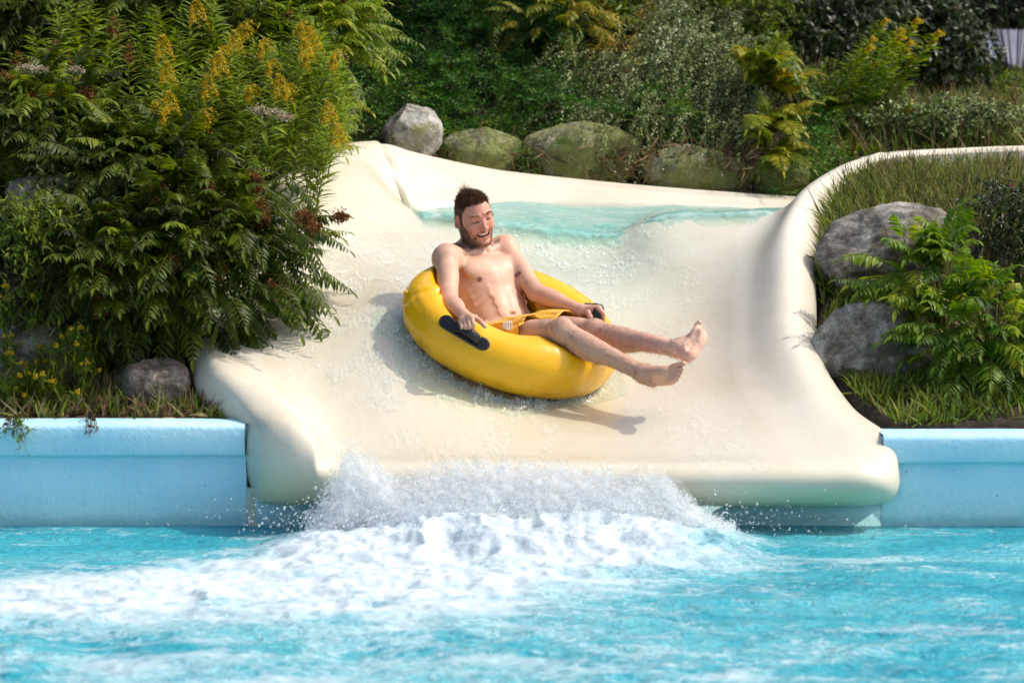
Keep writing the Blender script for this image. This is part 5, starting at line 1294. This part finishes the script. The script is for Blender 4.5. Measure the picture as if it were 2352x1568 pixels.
def leafy_shrub(label, cen, rad, base_px, n, leaf, mat, tpl=L_LEAF, stem_n=40, name='leafy_shrub', heads=0, hm=None, hs=.02, bias=(0, -.8, .5), group='leafy shrubs', clump=6, cat='shrub'):
    c = P(*cen); rad = np.array(rad); rt = P(*base_px); rt[2] = terrain(rt[0], rt[1])-.02
    root = empty(name, tuple(rt)); tag(root, label, cat, group); f = Fol(); bi = np.array(bias)
    D = nrm(rng.normal(size=(n, 3))+bi); O = c+D*rad*(rng.uniform(.2, 1, n)**.45)[:, None]
    O = O[fbm(O[:, 0]*5, O[:, 1]*5, O[:, 2]*5, oct=3, seed=int(abs(cen[0]))) > -.22]; n = len(O)
    # twigs with several leaves each
    X = nrm(O-c+bi*.3+rng.normal(0, .25, O.shape)); Pc, T = curves(O, X, leaf*3.2, .35, 6)
    t = np.linspace(.1, 1, clump)[None].repeat(n, 0); Q = at_t(Pc, t).reshape(-1, 3); TT = at_t(T, t).reshape(-1, 3)
    Xl = nrm(TT*.5+rng.normal(0, .75, Q.shape)+np.array([0, -.1, -.12])); N = np.array([0, -.45, .9])+rng.normal(0, .45, Q.shape)
    rn = np.clip(np.repeat(np.clip(rng.normal(.42, .2, n), 0, 1), clump)+rng.normal(0, .12, len(Q)), 0, 1)
    f.inst(tpl, Q, Xl, N, rng.uniform(.6, 1.2, len(Q))*leaf, rn)
    st = Fol(); add_stems(st, Pc, .0016, .0007, .4, 3); sel = rng.choice(n, stem_n); t = np.linspace(0, 1, 8)[None, :, None]; Et = O[sel]
    md = (rt+Et)/2+np.array([0, 0, .1]); add_stems(st, (1-t)**2*rt+2*t*(1-t)*md[:, None]+t*t*Et[:, None], .004, .0014, .5, 5)
    f.build('foliage', mat, root); st.build('stem', M_BARK, root)
    for k in range(heads):
        q = O[rng.integers(n)]+np.array([0, -.03, .03]); h = Fol(); head(h, q, hs, 120, (1, 1, .6), .006); h.build('flower_head', hm, root)
    return root
leafy_shrub('low bright green leafed shrub with dull red flower heads at the left edge', (70, 545, 10.15), (.20, .2, .19), (60, 700, 10.2), 260, .035, M_GOLD, heads=7, hm=M_RUST, hs=.022)
leafy_shrub('dark glossy shrub with pink flowers at the right edge beside the big boulder', (2300, 540, 11.0), (.26, .26, .24), (2300, 680, 11.0), 420, .034, M_DOG, heads=3, hm=M_PINK, hs=.018)
leafy_shrub('broad leafed dark shrub in front of the metal roof', (2110, 140, 16.2), (.40, .5, .50), (2170, 330, 16.2), 700, .070, M_DOG, L_BIG, heads=10, hm=M_CREAM, hs=.03, clump=5)
leafy_shrub('dark broad leafed shrub hanging in at the top right corner', (2300, -30, 17.0), (.60, .4, .20), (2330, 330, 17.0), 300, .065, M_DOG, L_BIG, clump=5)
leafy_shrub('dark shrub behind the ferns at the top right of centre', (1890, 60, 15.6), (.60, .4, .34), (1890, 260, 15.6), 520, .055, M_DOG, L_BIG, clump=5)
leafy_shrub('low pale dotted shrub behind the right slide rim', (2150, 290, 14.1), (.62, .30, .17), (2150, 350, 14.2), 1100, .022, M_COT, L_OVAL, clump=8)
leafy_shrub('small leafed green shrub under the roof at the right edge', (2345, 240, 15.4), (.22, .3, .20), (2345, 330, 15.4), 300, .034, M_GOLD, L_LEAF)
leafy_shrub('mid green shrub along the top edge above the silvery trailing shrubs', (1620, -10, 15.6), (.75, .3, .34), (1620, 160, 15.4), 900, .035, M_GOLD, L_LEAF)
leafy_shrub('dense green shrub along the top edge above the wide juniper', (1130, -60, 15.8), (.85, .3, .25), (1130, 100, 15.4), 800, .035, M_SORB, L_LEAF)
leafy_shrub('small green shrub at the top edge just left of the yellow ferns', (1735, 20, 15.0), (.32, .3, .30), (1735, 120, 15.0), 420, .035, M_GOLD, L_LEAF)
leafy_shrub('small green shrub low between the yellow ferns and the leaning goldenrods', (1835, 225, 14.45), (.22, .2, .16), (1835, 290, 14.4), 260, .030, M_GOLD, L_LEAF)
leafy_shrub('shaded low shrub at the foot of the left dark boulder', (160, 470, 10.55), (.22, .2, .13), (150, 560, 10.5), 220, .030, M_SORB)

# junipers: flat sprays reaching out and down over the rocks
def juniper(label, u0, u1, v0, v1, base_px, n, seed):
    rt = P(*base_px); rt[2] = terrain(rt[0], rt[1])-.02; root = empty('juniper', tuple(rt)); tag(root, label, 'shrub', 'junipers')
    u = rng.uniform(u0, u1, n); v = rng.uniform(v0, v1, n); O = []
    for a, b in zip(u, v):
        Yd = np.interp(b, [0, 200, 330, 400], [14.9, 14.0, 13.62, 13.5])+rng.uniform(-.10, .12); O.append(P(a, b, Yd))
    O = np.array(O); O[:, 1] += .26*fbm(u/58, v/40, oct=3, seed=seed); O[:, 2] += .0
    Xd = nrm(np.array([.35, -.80, -.22])+rng.normal(0, .42, (n, 3))); L = rng.uniform(.14, .34, n)
    Pc, T = curves(O, Xd, L, .25, 8, .04); st = Fol(); add_stems(st, Pc, .003, .0009, .5, 4)
    nt_ = 13; t = np.linspace(.12, 1, nt_)[None].repeat(n, 0); Q = at_t(Pc, t).reshape(-1, 3); TT = nrm(at_t(T, t).reshape(-1, 3))
    sd = nrm(np.cross(TT, np.array([0, -.5, .85])))*np.tile(np.where(np.arange(nt_) % 2, 1, -1), n)[:, None]
    X2 = TT*.75+sd*.75+rng.normal(0, .22, Q.shape)+np.array([0, -.1, .12]); L2 = np.repeat(L, nt_)*.26*rng.uniform(.6, 1.2, len(Q))
    P2, T2 = curves(Q, X2, L2, -.05, 5); m = 11; t2 = np.linspace(.05, 1, m)[None].repeat(len(Q), 0)
    Q3 = at_t(P2, t2).reshape(-1, 3); T3 = nrm(at_t(T2, t2).reshape(-1, 3)); X3 = T3*.85+rng.normal(0, .42, Q3.shape)
    b_ = np.repeat(np.clip(rng.normal(.38, .2, n)+(v-150)/900, 0, 1), nt_*m); f = Fol()
    f.inst(L_FINE, Q3, X3, rng.normal(size=Q3.shape), rng.uniform(.013, .025, len(Q3)), np.clip(b_+rng.normal(0, .14, len(b_)), 0, 1), None)
    f.V[-1] = f.V[-1]
    f.build('foliage', M_JUN, root); st.build('stem', M_BARK, root); return root
L_FINE = lance(1, .16, .3, .0)
_tv, _tf = lance(2, .17, .3, .1); L_FINE = (_tv, _tf)
juniper('dark green juniper spilling between the white boulder and the grassy stems', 740, 1010, -90, 282, (900, 120, 14.4), 290, 1)
juniper('wide dark green juniper covering the slope directly above the man', 960, 1300, -90, 345, (1130, 120, 14.5), 500, 2)
juniper('dark green juniper tucked under the trailing grey leaved shrub', 1250, 1560, 200, 300, (1400, 200, 14.2), 110, 3)
juniper('small juniper patch near the right roll of the slide', 1790, 1870, 260, 420, (1840, 260, 14.2), 60, 4)

# trailing small leaved shrubs
def trailing(label, u0, u1, v0, v1, base_px, n, Lr=(.45, .95), tilt=(-.45, -.62, -.42)):
    rt = P(*base_px); rt[2] = terrain(rt[0], rt[1])-.02; root = empty('trailing_shrub', tuple(rt)); tag(root, label, 'shrub', 'trailing small leaved shrubs')
    u = rng.uniform(u0, u1, n); v = rng.uniform(v0, v1, n); v = v+(u-u0)/(u1-u0)*30
    O = np.array([P(a, b, np.interp(b, [0, 200, 330, 400], [14.9, 14.0, 13.62, 13.5])+rng.uniform(-.22, .04)) for a, b in zip(u, v)])
    O[:, 1] += .28*fbm(u/60, v/42, oct=3, seed=5)
    L = rng.uniform(Lr[0], Lr[1], n); Xd = nrm(np.array(tilt)+rng.normal(0, .30, (n, 3))+np.array([0, 0, .3])); Pc, T = curves(O, Xd, L*.55, .75, 14, .06)
    st = Fol(); add_stems(st, Pc, .0028, .0008, .5, 4); m = 58; t = np.tile(np.linspace(.04, 1, m), (n, 1))
    Q = at_t(Pc, t).reshape(-1, 3); TT = nrm(at_t(T, t).reshape(-1, 3)); X = TT*.45+rng.normal(0, .75, Q.shape); N = np.array([.15, -.35, .9])+rng.normal(0, .4, Q.shape)
    Q = Q+rng.normal(0, .007, Q.shape); b_ = np.repeat(np.clip(rng.normal(.5, .2, n), 0, 1), m); f = Fol()
    f.inst(L_OVAL, Q, X, N, rng.uniform(.010, .020, len(Q)), np.clip(b_+rng.normal(0, .2, len(b_)), 0, 1)); f.build('foliage', M_COT, root); st.build('stem', M_BARK, root)
trailing('grey green small leaved shrub trailing down beside the juniper above the largest mossy boulder', 1290, 1560, 100, 262, (1450, 130, 14.4), 330, (.40, .8))
trailing('silvery small leaved shrub cascading over the long low mossy boulder', 1520, 1790, 60, 272, (1650, 110, 14.5), 380, (.40, .8))
trailing('silvery small leaved shrub high up between orange stems and yellow ferns', 1480, 1730, -10, 130, (1600, 40, 14.8), 220)

# ferns
def fern(label, px, n, L, mat, lean=(0, 0, 0), group='ferns'):
    rt = P(*px); root = empty('fern', tuple(rt)); tag(root, label, 'fern', group); f = Fol(); st = Fol()
    a = rng.uniform(0, 2*np.pi, n); D = np.stack([np.cos(a)*.55, np.sin(a)*.45-.25, np.full(n, .8)], 1)+np.array(lean)+rng.normal(0, .1, (n, 3))
    fronds(f, st, rt+rng.normal(0, .015, (n, 3)), D, rng.uniform(.7, 1.15, n)*L, 24, .20, lance(3, .14, .2, .2, .25), .55, None, 74, None, .08); f.build('foliage', mat, root); st.build('stem', M_STEM, root)
fern('tall yellow fern standing upright at the top beside the silvery shrub', (1742, 205, 13.85), 14, .52, M_FERN, (0, 0, .7))
fern('yellow fern with rusty fronds just right of the tall upright one', (1790, 225, 13.9), 12, .46, M_FERN, (.2, 0, .4))
fern('bright yellow fern drooping in the middle of the fern row', (1768, 300, 13.6), 16, .40, M_FERN, (.1, -.2, 0))
fern('yellow green fern lowest in the row above the small mossy boulder', (1775, 365, 13.45), 15, .36, M_FERN, (0, -.3, -.1))
fern('green fern half hidden at the foot of the tall goldenrod plumes', (1935, 275, 14.2), 12, .40, M_FERNG, (0, 0, .1))

# goldenrods: one source plant of each build, then copies
def goldenrod(label, group, H, nleaf, lean, flower, mat, leafL=.085, fmat=None):
    root = empty('goldenrod', (0, 0, 0)); tag(root, label, 'goldenrod', group)
    Pc, T = curves(np.zeros((1, 3)), np.array([lean]), np.array([H]), .12, 14); st = Fol(); add_stems(st, Pc, .0035, .0012, .5, 5)
    t = np.linspace(.12, .96, nleaf)[None]; Q = at_t(Pc, t)[0]; TT = at_t(T, t)[0]; a = np.arange(nleaf)*2.4; rad = np.stack([np.cos(a), np.sin(a), a*0], 1)
    X = nrm(rad*.85+TT*.55+rng.normal(0, .12, Q.shape)); f = Fol(); S = leafL*np.interp(t[0], [0, .3, .8, 1], [.8, 1.1, .9, .5])*rng.uniform(.8, 1.15, nleaf)
    f.inst(L_NARROW, Q, X, TT+rng.normal(0, .15, Q.shape), S, np.clip(.2+.5*t[0]+rng.normal(0, .12, nleaf), 0, 1)); f.build('foliage', mat, root); st.build('stem', M_STEM, root)
    if flower:
        h = Fol(); top = Pc[0, -1]; k = 11; a = rng.uniform(-1.4, 1.9, k); D = np.stack([np.cos(a), np.sin(a)*.8-.2, rng.uniform(.15, 1.1, k)], 1)
        C2, T2 = curves(np.tile(top, (k, 1))-T[0, -1]*rng.uniform(0, .09, (k, 1)), D, flower*rng.uniform(.6, 1.9, k), .95, 12)
        q = C2.reshape(-1, 3); q = np.repeat(q, 5, 0)+rng.normal(0, .0036, (len(q)*5, 3)); h.inst(L_OVAL, q, rng.normal(size=q.shape), rng.normal(size=q.shape), rng.uniform(.005, .010, len(q)), rng.uniform(0, 1, len(q))); h.build('flower_head', fmat, root)
    return root
def copy_tree(o, loc, rz, s, label=None):
    c = o.copy(); COL.objects.link(c); c.location = loc; c.rotation_euler = (0, 0, rz); c.scale = (s, s, s)
    if label: c['label'] = label
    for ch in o.children:
        d = ch.copy(); COL.objects.link(d); d.parent = c
    return c
GL = 'goldenrod stems massed on the left slope'
plain = 'leafy goldenrod stem in the crowd on the left slope'
srcs = [goldenrod(plain, GL, .55, 46, (.15, -.18, 1), .055, M_GOLD, .09, M_YEL), goldenrod(plain, GL, .60, 50, (.28, -.10, 1), .042, M_GOLD, .085, M_YEL), goldenrod(plain, GL, .50, 44, (.02, -.25, 1), .055, M_GOLD, .095, M_RUST), goldenrod(plain, GL, .52, 50, (.2, -.2, 1), 0, M_GOLD, .10)]
tops = [(345,92,0),(360,152,0),(118,112,2),(520,80,0),(532,104,1),(655,72,0),(668,98,0),(640,128,1),(352,218,0),(285,240,1),(318,258,1),(382,262,1),(430,182,0),(410,140,1),(448,118,1),(590,180,0),(600,205,1),(500,206,1),(702,240,0),(716,292,0),(30,135,2),(10,200,0),(40,215,1),(160,160,2),(470,130,0),(560,150,1),(480,60,1),(250,60,2),(420,10,0),(690,130,1),(620,60,1),(300,120,2)]
used = set()
ORD = ['', 'second ', 'third ', 'fourth ', 'fifth ', 'sixth ', 'seventh ', 'eighth ', 'ninth ', 'tenth ']
def put(k, u, v, Y, H, rz, s):
    p = P(u, v, Y); p[2] -= H*s; loc = tuple(p)
    if k not in used:
        used.add(k); o = srcs[k]; o.location = loc; o.rotation_euler = (0, 0, rz); o.scale = (s, s, s); return o
    return copy_tree(srcs[k], loc, rz, s)
HH = [.47, .50, .42, .45]
for (u, v, k) in tops:
    Yd = np.interp(v, [0, 120, 300], [12.2, 11.6, 11.0])+rng.uniform(-.1, .1); s = rng.uniform(.9, 1.15); o = put(k, u, v, Yd, HH[k]-.02, rng.uniform(-.4, .4), s)
    o['label'] = 'goldenrod stem with a faded brown plume on the left slope' if k == 2 else ('goldenrod stem with a broad yellow plume on the left slope' if k == 0 else 'goldenrod stem with a small narrow yellow plume on the left slope')
    o['group'] = ['yellow plumed goldenrods on the left slope', 'small plumed goldenrods on the left slope', 'faded goldenrods on the left slope'][k]
for q in range(215):
    u = rng.uniform(10, 760); v = rng.uniform(-60, 400)
    if u > 600 and v > 330: continue
    Yd = np.interp(v, [-60, 0, 120, 300, 420], [12.9, 12.45, 11.85, 11.2, 10.9])+rng.uniform(-.15, .2); put(3, u, v, Yd, .45, rng.uniform(0, 6.28), rng.uniform(.8, 1.1))
srcs_l = srcs
GR = 'tall goldenrods leaning right at the top right'
lab = ['tall bright goldenrod stem with a small yellow tip, third of the leaning row', 'leafy goldenrod plume leaning right in front of the broad leafed shrub']
tall = goldenrod(lab[1], GR, .75, 100, (.55, -.1, 1), .022, M_FERNG, .095, M_YEL)
base = [(1850,330,14.2),(1880,340,14.2),(1905,330,14.15),(1930,345,14.1),(1960,340,14.1),(1985,330,14.1),(1870,300,14.4),(1915,300,14.4),(1900,250,14.8),(1945,290,14.3)]
for q, (u, v, Yd) in enumerate(base):
    p = P(u, v, Yd); s = rng.uniform(.85, 1.15)
    lb = ORD[[0, 2, 4, 6, 8, 9, 1, 5, 3, 7][q]]+'leafy goldenrod plume from the left in the leaning row before the broad leafed shrub'
    if q == 0: tall.location = tuple(p); tall['label'] = 'leftmost leafy goldenrod plume in the leaning row before the broad leafed shrub'
    else: copy_tree(tall, tuple(p), rng.uniform(-.3, .3), s, lb)
short = goldenrod('short goldenrod with a yellow tip below the leaning plumes, near the roof gap', GR, .32, 40, (.5, -.1, 1), .035, M_GOLD, .06, M_YEL); short.location = tuple(P(2035, 330, 14.0))
far_g = copy_tree(short, tuple(P(2330, 330, 14.4)), .4, .8, 'tiny goldenrod with orange yellow flowers at the right edge above the rim')
# willowherbs with orange stems
wil = goldenrod('slender plant with red stems and orange tinted leaves above the silvery shrub', 'red stemmed plants on the slope', .55, 60, (.12, -.15, 1), 0, m_leaf('orange tinted leaf', [(.07, .12, .02), (.17, .20, .03), (.36, .22, .03), (.42, .13, .03)], .35), .085)
for q, (u, v, Yd) in enumerate([(1345,290,14.2),(1375,270,14.2),(1400,300,14.2),(1425,280,14.2),(1455,290,14.1),(1390,240,14.5),(1360,200,14.7),(1440,210,14.6),(1480,180,14.7)]):
    if q == 0: wil.location = tuple(P(u, v, Yd))
    else: copy_tree(wil, tuple(P(u, v, Yd)), rng.uniform(-.5, .5), rng.uniform(.8, 1.1), ORD[[0, 2, 4, 5, 7, 3, 1, 6, 8][q]]+'red stemmed plant from the left among the orange tinted leaves above the silvery shrub')
def plume_plant(label, tops, mat, sz):
    rt = P(tops[0][0]-10, tops[0][1]+150, tops[0][2]+.1); root = empty('plume_flower', tuple(rt)); tag(root, label, 'wildflower', 'pale plumes on the left slope'); st = Fol(); f = Fol()
    for (u, v, Yd) in tops:
        e = P(u, v, Yd); t = np.linspace(0, 1, 10)[None, :, None]; Pc = rt*(1-t)+e*t+np.array([0, -.06, .05])*np.sin(t*3.14); add_stems(st, Pc, .003, .0012, .5, 5)
        h = Fol(); head(h, e, sz, 420, (1.3, .8, .6), .0085, (.5, 0, -.1)); h.build('flower_head', mat, root)
        Q = Pc[0, 2:8]; f.inst(L_LEAF, Q, rng.normal(size=Q.shape)+np.array([0, -.4, .2]), np.array([0, -.4, .9])+0*Q, rng.uniform(.06, .09, len(Q)), rng.uniform(.2, .7, len(Q)))
    st.build('stem', M_STEM, root); f.build('foliage', M_GOLD, root)
plume_plant('cream and brown feathery plume right of the goldenrods above the slide shrub', [(590, 252, 10.75), (625, 258, 10.75), (650, 268, 10.75)], M_CREAM, .045)
plume_plant('cream tinged plume at the far left beneath the upper corner', [(55, 155, 10.9), (85, 158, 10.9)], M_CREAM, .045)
plume_plant('single faded cream brown plume left of the first yellow goldenrods', [(172, 160, 10.95)], M_CREAM, .04)
# yellow toadflax low on the left
def toadflax():
    root = empty('toadflax', (0, 0, 0)); tag(root, 'slim plant with narrow leaves and small yellow flowers on the left ledge', 'wildflower', 'yellow wildflowers on the left ledge'); f = Fol(); st = Fol(); h = Fol(); k = 5
    D = np.stack([rng.normal(0, .35, k), rng.normal(-.2, .25, k), np.ones(k)], 1); Pc, T = curves(np.zeros((k, 3)), D, rng.uniform(.14, .24, k), .2, 9); add_stems(st, Pc, .0018, .0008, .5, 4); m = 30
    t = np.tile(np.linspace(.05, .9, m), (k, 1)); Q = at_t(Pc, t).reshape(-1, 3); TT = at_t(T, t).reshape(-1, 3); X = TT*.7+rng.normal(0, .6, Q.shape); f.inst(L_NARROW, Q, X, TT, rng.uniform(.025, .05, len(Q)), rng.uniform(.2, .9, len(Q)))
    for q in range(k):
        if q % 2 == 0: head(h, Pc[q, -1], .014, 46, (1, 1, 1), .010)
    f.build('foliage', M_GOLD, root); st.build('stem', M_STEM, root); h.build('flower_head', M_YEL, root); return root
tf = toadflax()
for q, (u, v, Yd) in enumerate([(30,745,10.0),(75,760,10.0),(8,770,10.0),(160,850,9.95),(115,880,9.92),(85,915,9.9),(180,860,9.95),(190,905,9.9),(60,950,9.88),(130,930,9.88),(35,900,9.95),(210,850,9.98),(150,960,9.86),(95,960,9.86),(20,965,9.84),(10,850,9.98)]):
    if q == 0: tf.location = tuple(P(u, v, Yd))
    else: copy_tree(tf, tuple(P(u, v, Yd)), rng.uniform(0, 6), rng.uniform(.8, 1.2))
# plant hanging over the wall at the far left
leafy_shrub('sprig with faded flowers hanging over the blue wall at the far left', (35, 985, 9.5), (.05, .03, .07), (40, 955, 9.72), 26, .02, M_GOLD, heads=3, hm=M_RUST, hs=.014, stem_n=8, group='sprigs over the wall')
leafy_shrub('tiny brown sprig dangling over the blue wall left of the boulder', (212, 985, 9.5), (.035, .02, .03), (205, 960, 9.72), 10, .012, M_RUST, heads=3, hm=M_RUST, hs=.008, stem_n=6, group='sprigs over the wall')

# ---------------- grass and dry litter ----------------
def grass(name, pts_fn, n, Lr, mat, lab, lean=(0, -.2, 1), spread=.45, tpl=L_BLADE, wsc=1.4, dry=0):
    O = pts_fn(n); f = Fol(); O = O[fbm(O[:, 0]*9, O[:, 1]*9, oct=3, seed=12)+rng.uniform(-.35, .35, len(O)) > -.12]; n = len(O); X = np.array(lean)+rng.normal(0, spread, (n, 3)); L = rng.uniform(Lr[0], Lr[1], n)
    pc = np.clip(rng.normal(.45, .22, n)+.25*fbm(O[:, 0]*6, O[:, 1]*6, oct=2, seed=4), 0, 1)
    f.inst(tpl, O, X, rng.normal(size=(n, 3))*.6+np.array([0, -1, .4]), L, pc, np.full(n, wsc)/np.clip(L/.12, .6, 3)); o = f.build(name, mat); tag(o, lab, 'grass', kind='stuff'); return o
def region(u0, u1, y0, y1):
    def fn(n):
        y = rng.uniform(y0, y1, n); x = (rng.uniform(u0, u1, n)-1176)/FPX*y; xl = np.interp(y, _yl, _xl); xr = np.interp(y, _yr, _xr)
        k = ~((x > xl-.02) & (x < xr+.02) & (y < 13.2)); x = x[k]; y = y[k]; return np.stack([x, y, terrain(x, y)-.005], 1)
    return fn
grass('grass', region(1860, 2420, 10.9, 12.7), 22000, (.08, .20), M_GRASS, 'lush green grass on the bank right of the slide')
grass('grass', region(1880, 2420, 9.74, 10.9), 3500, (.04, .12), M_GRASS, 'thin grass at the foot of the right boulders')
grass('grass', region(1880, 2200, 9.72, 10.2), 1800, (.03, .09), M_GRASS, 'short grass along the soil strip above the right wall')
grass('grass', region(-50, 560, 9.74, 10.5), 3200, (.04, .12), M_GRASS, 'sparse mixed grass on the left ledge')
grass('dry_grass', region(1860, 2420, 11.0, 12.6), 2600, (.12, .28), M_DRY, 'thin dry stalks standing in the grass bank right of the slide', (.1, -.2, 1), .4, wsc=.8)
grass('dry_grass', region(-50, 570, 9.73, 10.2), 3600, (.05, .13), M_DRY, 'dry grass on the left ledge', (.2, -.3, .45), .6)
grass('grass', region(1880, 2500, 13.7, 16), 9000, (.08, .20), M_GRASS, 'rough grass on the slope behind the right rim')
grass('dry_grass', region(1830, 2360, 13.7, 15), 900, (.15, .34), M_DRY, 'pale dry grass stalks behind the right rim')
grass('dry_grass', region(640, 840, 12.2, 13.1), 1500, (.06, .16), M_DRY, 'dead brown grass tangled behind the high left rim', (.3, -.3, .5), .6)
grass('dry_grass', lambda n: np.array([P(a, b, 13.42+rng.uniform(-.05, .05)) for a, b in zip(rng.uniform(1000, 1830, n), rng.uniform(335, 400, n))]), 1300, (.06, .16), M_DRY, 'brown roots and dead stalks between the mossy boulders', (0, -.5, -.3), .8)
grass('grass', region(780, 900, 12.9, 13.6), 150, (.25, .5), M_GRASS, 'tall thin grass stems left of the white boulder', (.25, -.1, 1), .22, wsc=.45)

# dark trees far behind the building
def far_tree(label, u, v, Y, r, n):
    c = P(u, v, Y); rt = np.array([c[0], c[1], 1.6]); root = empty('tree', tuple(rt)); tag(root, label, 'tree', 'dark trees beyond the building'); f = Fol()
    D = nrm(rng.normal(size=(n, 3))+np.array([0, -.5, .1])); O = c+D*r*(rng.uniform(.3, 1, n)**.4)[:, None]; k = fbm(O[:, 0]*1.6, O[:, 1]*1.6, O[:, 2]*1.6, oct=3, seed=3) > -.25; O = O[k]; n = len(O)
    f.inst(L_BIG, O, rng.normal(size=(n, 3)), rng.normal(size=(n, 3))+np.array([0, -.4, .8]), rng.uniform(.10, .22, n), np.clip(rng.normal(.2, .18, n), 0, 1)); f.build('crown', M_DOG, root)
    m = MB(); m.tube([rt-np.array([0, 0, .3]), (rt+c)/2, c], [.18, .14, .08], 9); m.build('trunk', M_BARK, root)
for q, (u, v, Y, r) in enumerate([(1500, -60, 27, 1.5), (1780, -90, 28, 1.6), (2050, -70, 27.5, 1.5), (2300, -60, 27, 1.35), (2560, -40, 28, 1.7)]):
    far_tree(['dark tree far behind the silvery shrub', 'dark tree far behind the ferns', 'dark tree showing above the broad leafed shrub', 'dark tree right above the metal roof', 'dark tree beyond the right edge of the roof'][q], u, v, Y, np.array([r, r, r]), 5200)
# ---------------- mixed ground cover over the rest of the slope ----------------
def cover(lab, n, xr_, yr_, mat, size, hmax, seed):
    x = rng.uniform(xr_[0], xr_[1], n); y = rng.uniform(yr_[0], yr_[1], n)
    xl = np.interp(y, _yl, _xl); xr = np.interp(y, _yr, _xr); k = ~((x > xl-.15) & (x < xr+.15) & (y < 13.9)); x = x[k]; y = y[k]
    h = hmax*np.clip(.45+.9*fbm(x*1.3, y*1.3, oct=3, seed=seed), .04, 1.2); z = terrain(x, y)+h*rng.uniform(0, 1, len(x))**.6; O = np.stack([x, y, z], 1); m = len(O)
    f = Fol(); f.inst(L_LEAF, O, rng.normal(size=(m, 3)), rng.normal(0, .5, (m, 3))+np.array([0, -.4, .9]), rng.uniform(*size, m), np.clip(.35+.3*fbm(x*2.5, y*2.5, oct=2, seed=seed+1)+rng.normal(0, .15, m), 0, 1)); tag(f.build('ground_cover', mat), lab, 'ground cover', kind='stuff')
cover('low mixed greenery covering the slope behind the shrubs on the left', 70000, (-7.5, -1.0), (10.4, 17.5), M_SORB, (.05, .12), .42, 81)
cover('low mixed greenery on top of the slope behind the junipers and trailing shrubs', 42000, (-1.4, 2.4), (14.7, 18), M_GOLD, (.04, .10), .35, 83)
cover('low greenery on the right bank behind and beside the boulders', 30000, (2.35, 7.5), (9.85, 12.3), M_GOLD, (.04, .09), .22, 85)
cover('low greenery along the left ledge beyond the yellow wildflowers', 12000, (-7.5, -2.0), (9.78, 10.5), M_GOLD, (.03, .08), .18, 87)
cover('rough low greenery around the far building', 26000, (1.6, 9), (15.5, 21.5), M_SORB, (.06, .13), .30, 89)
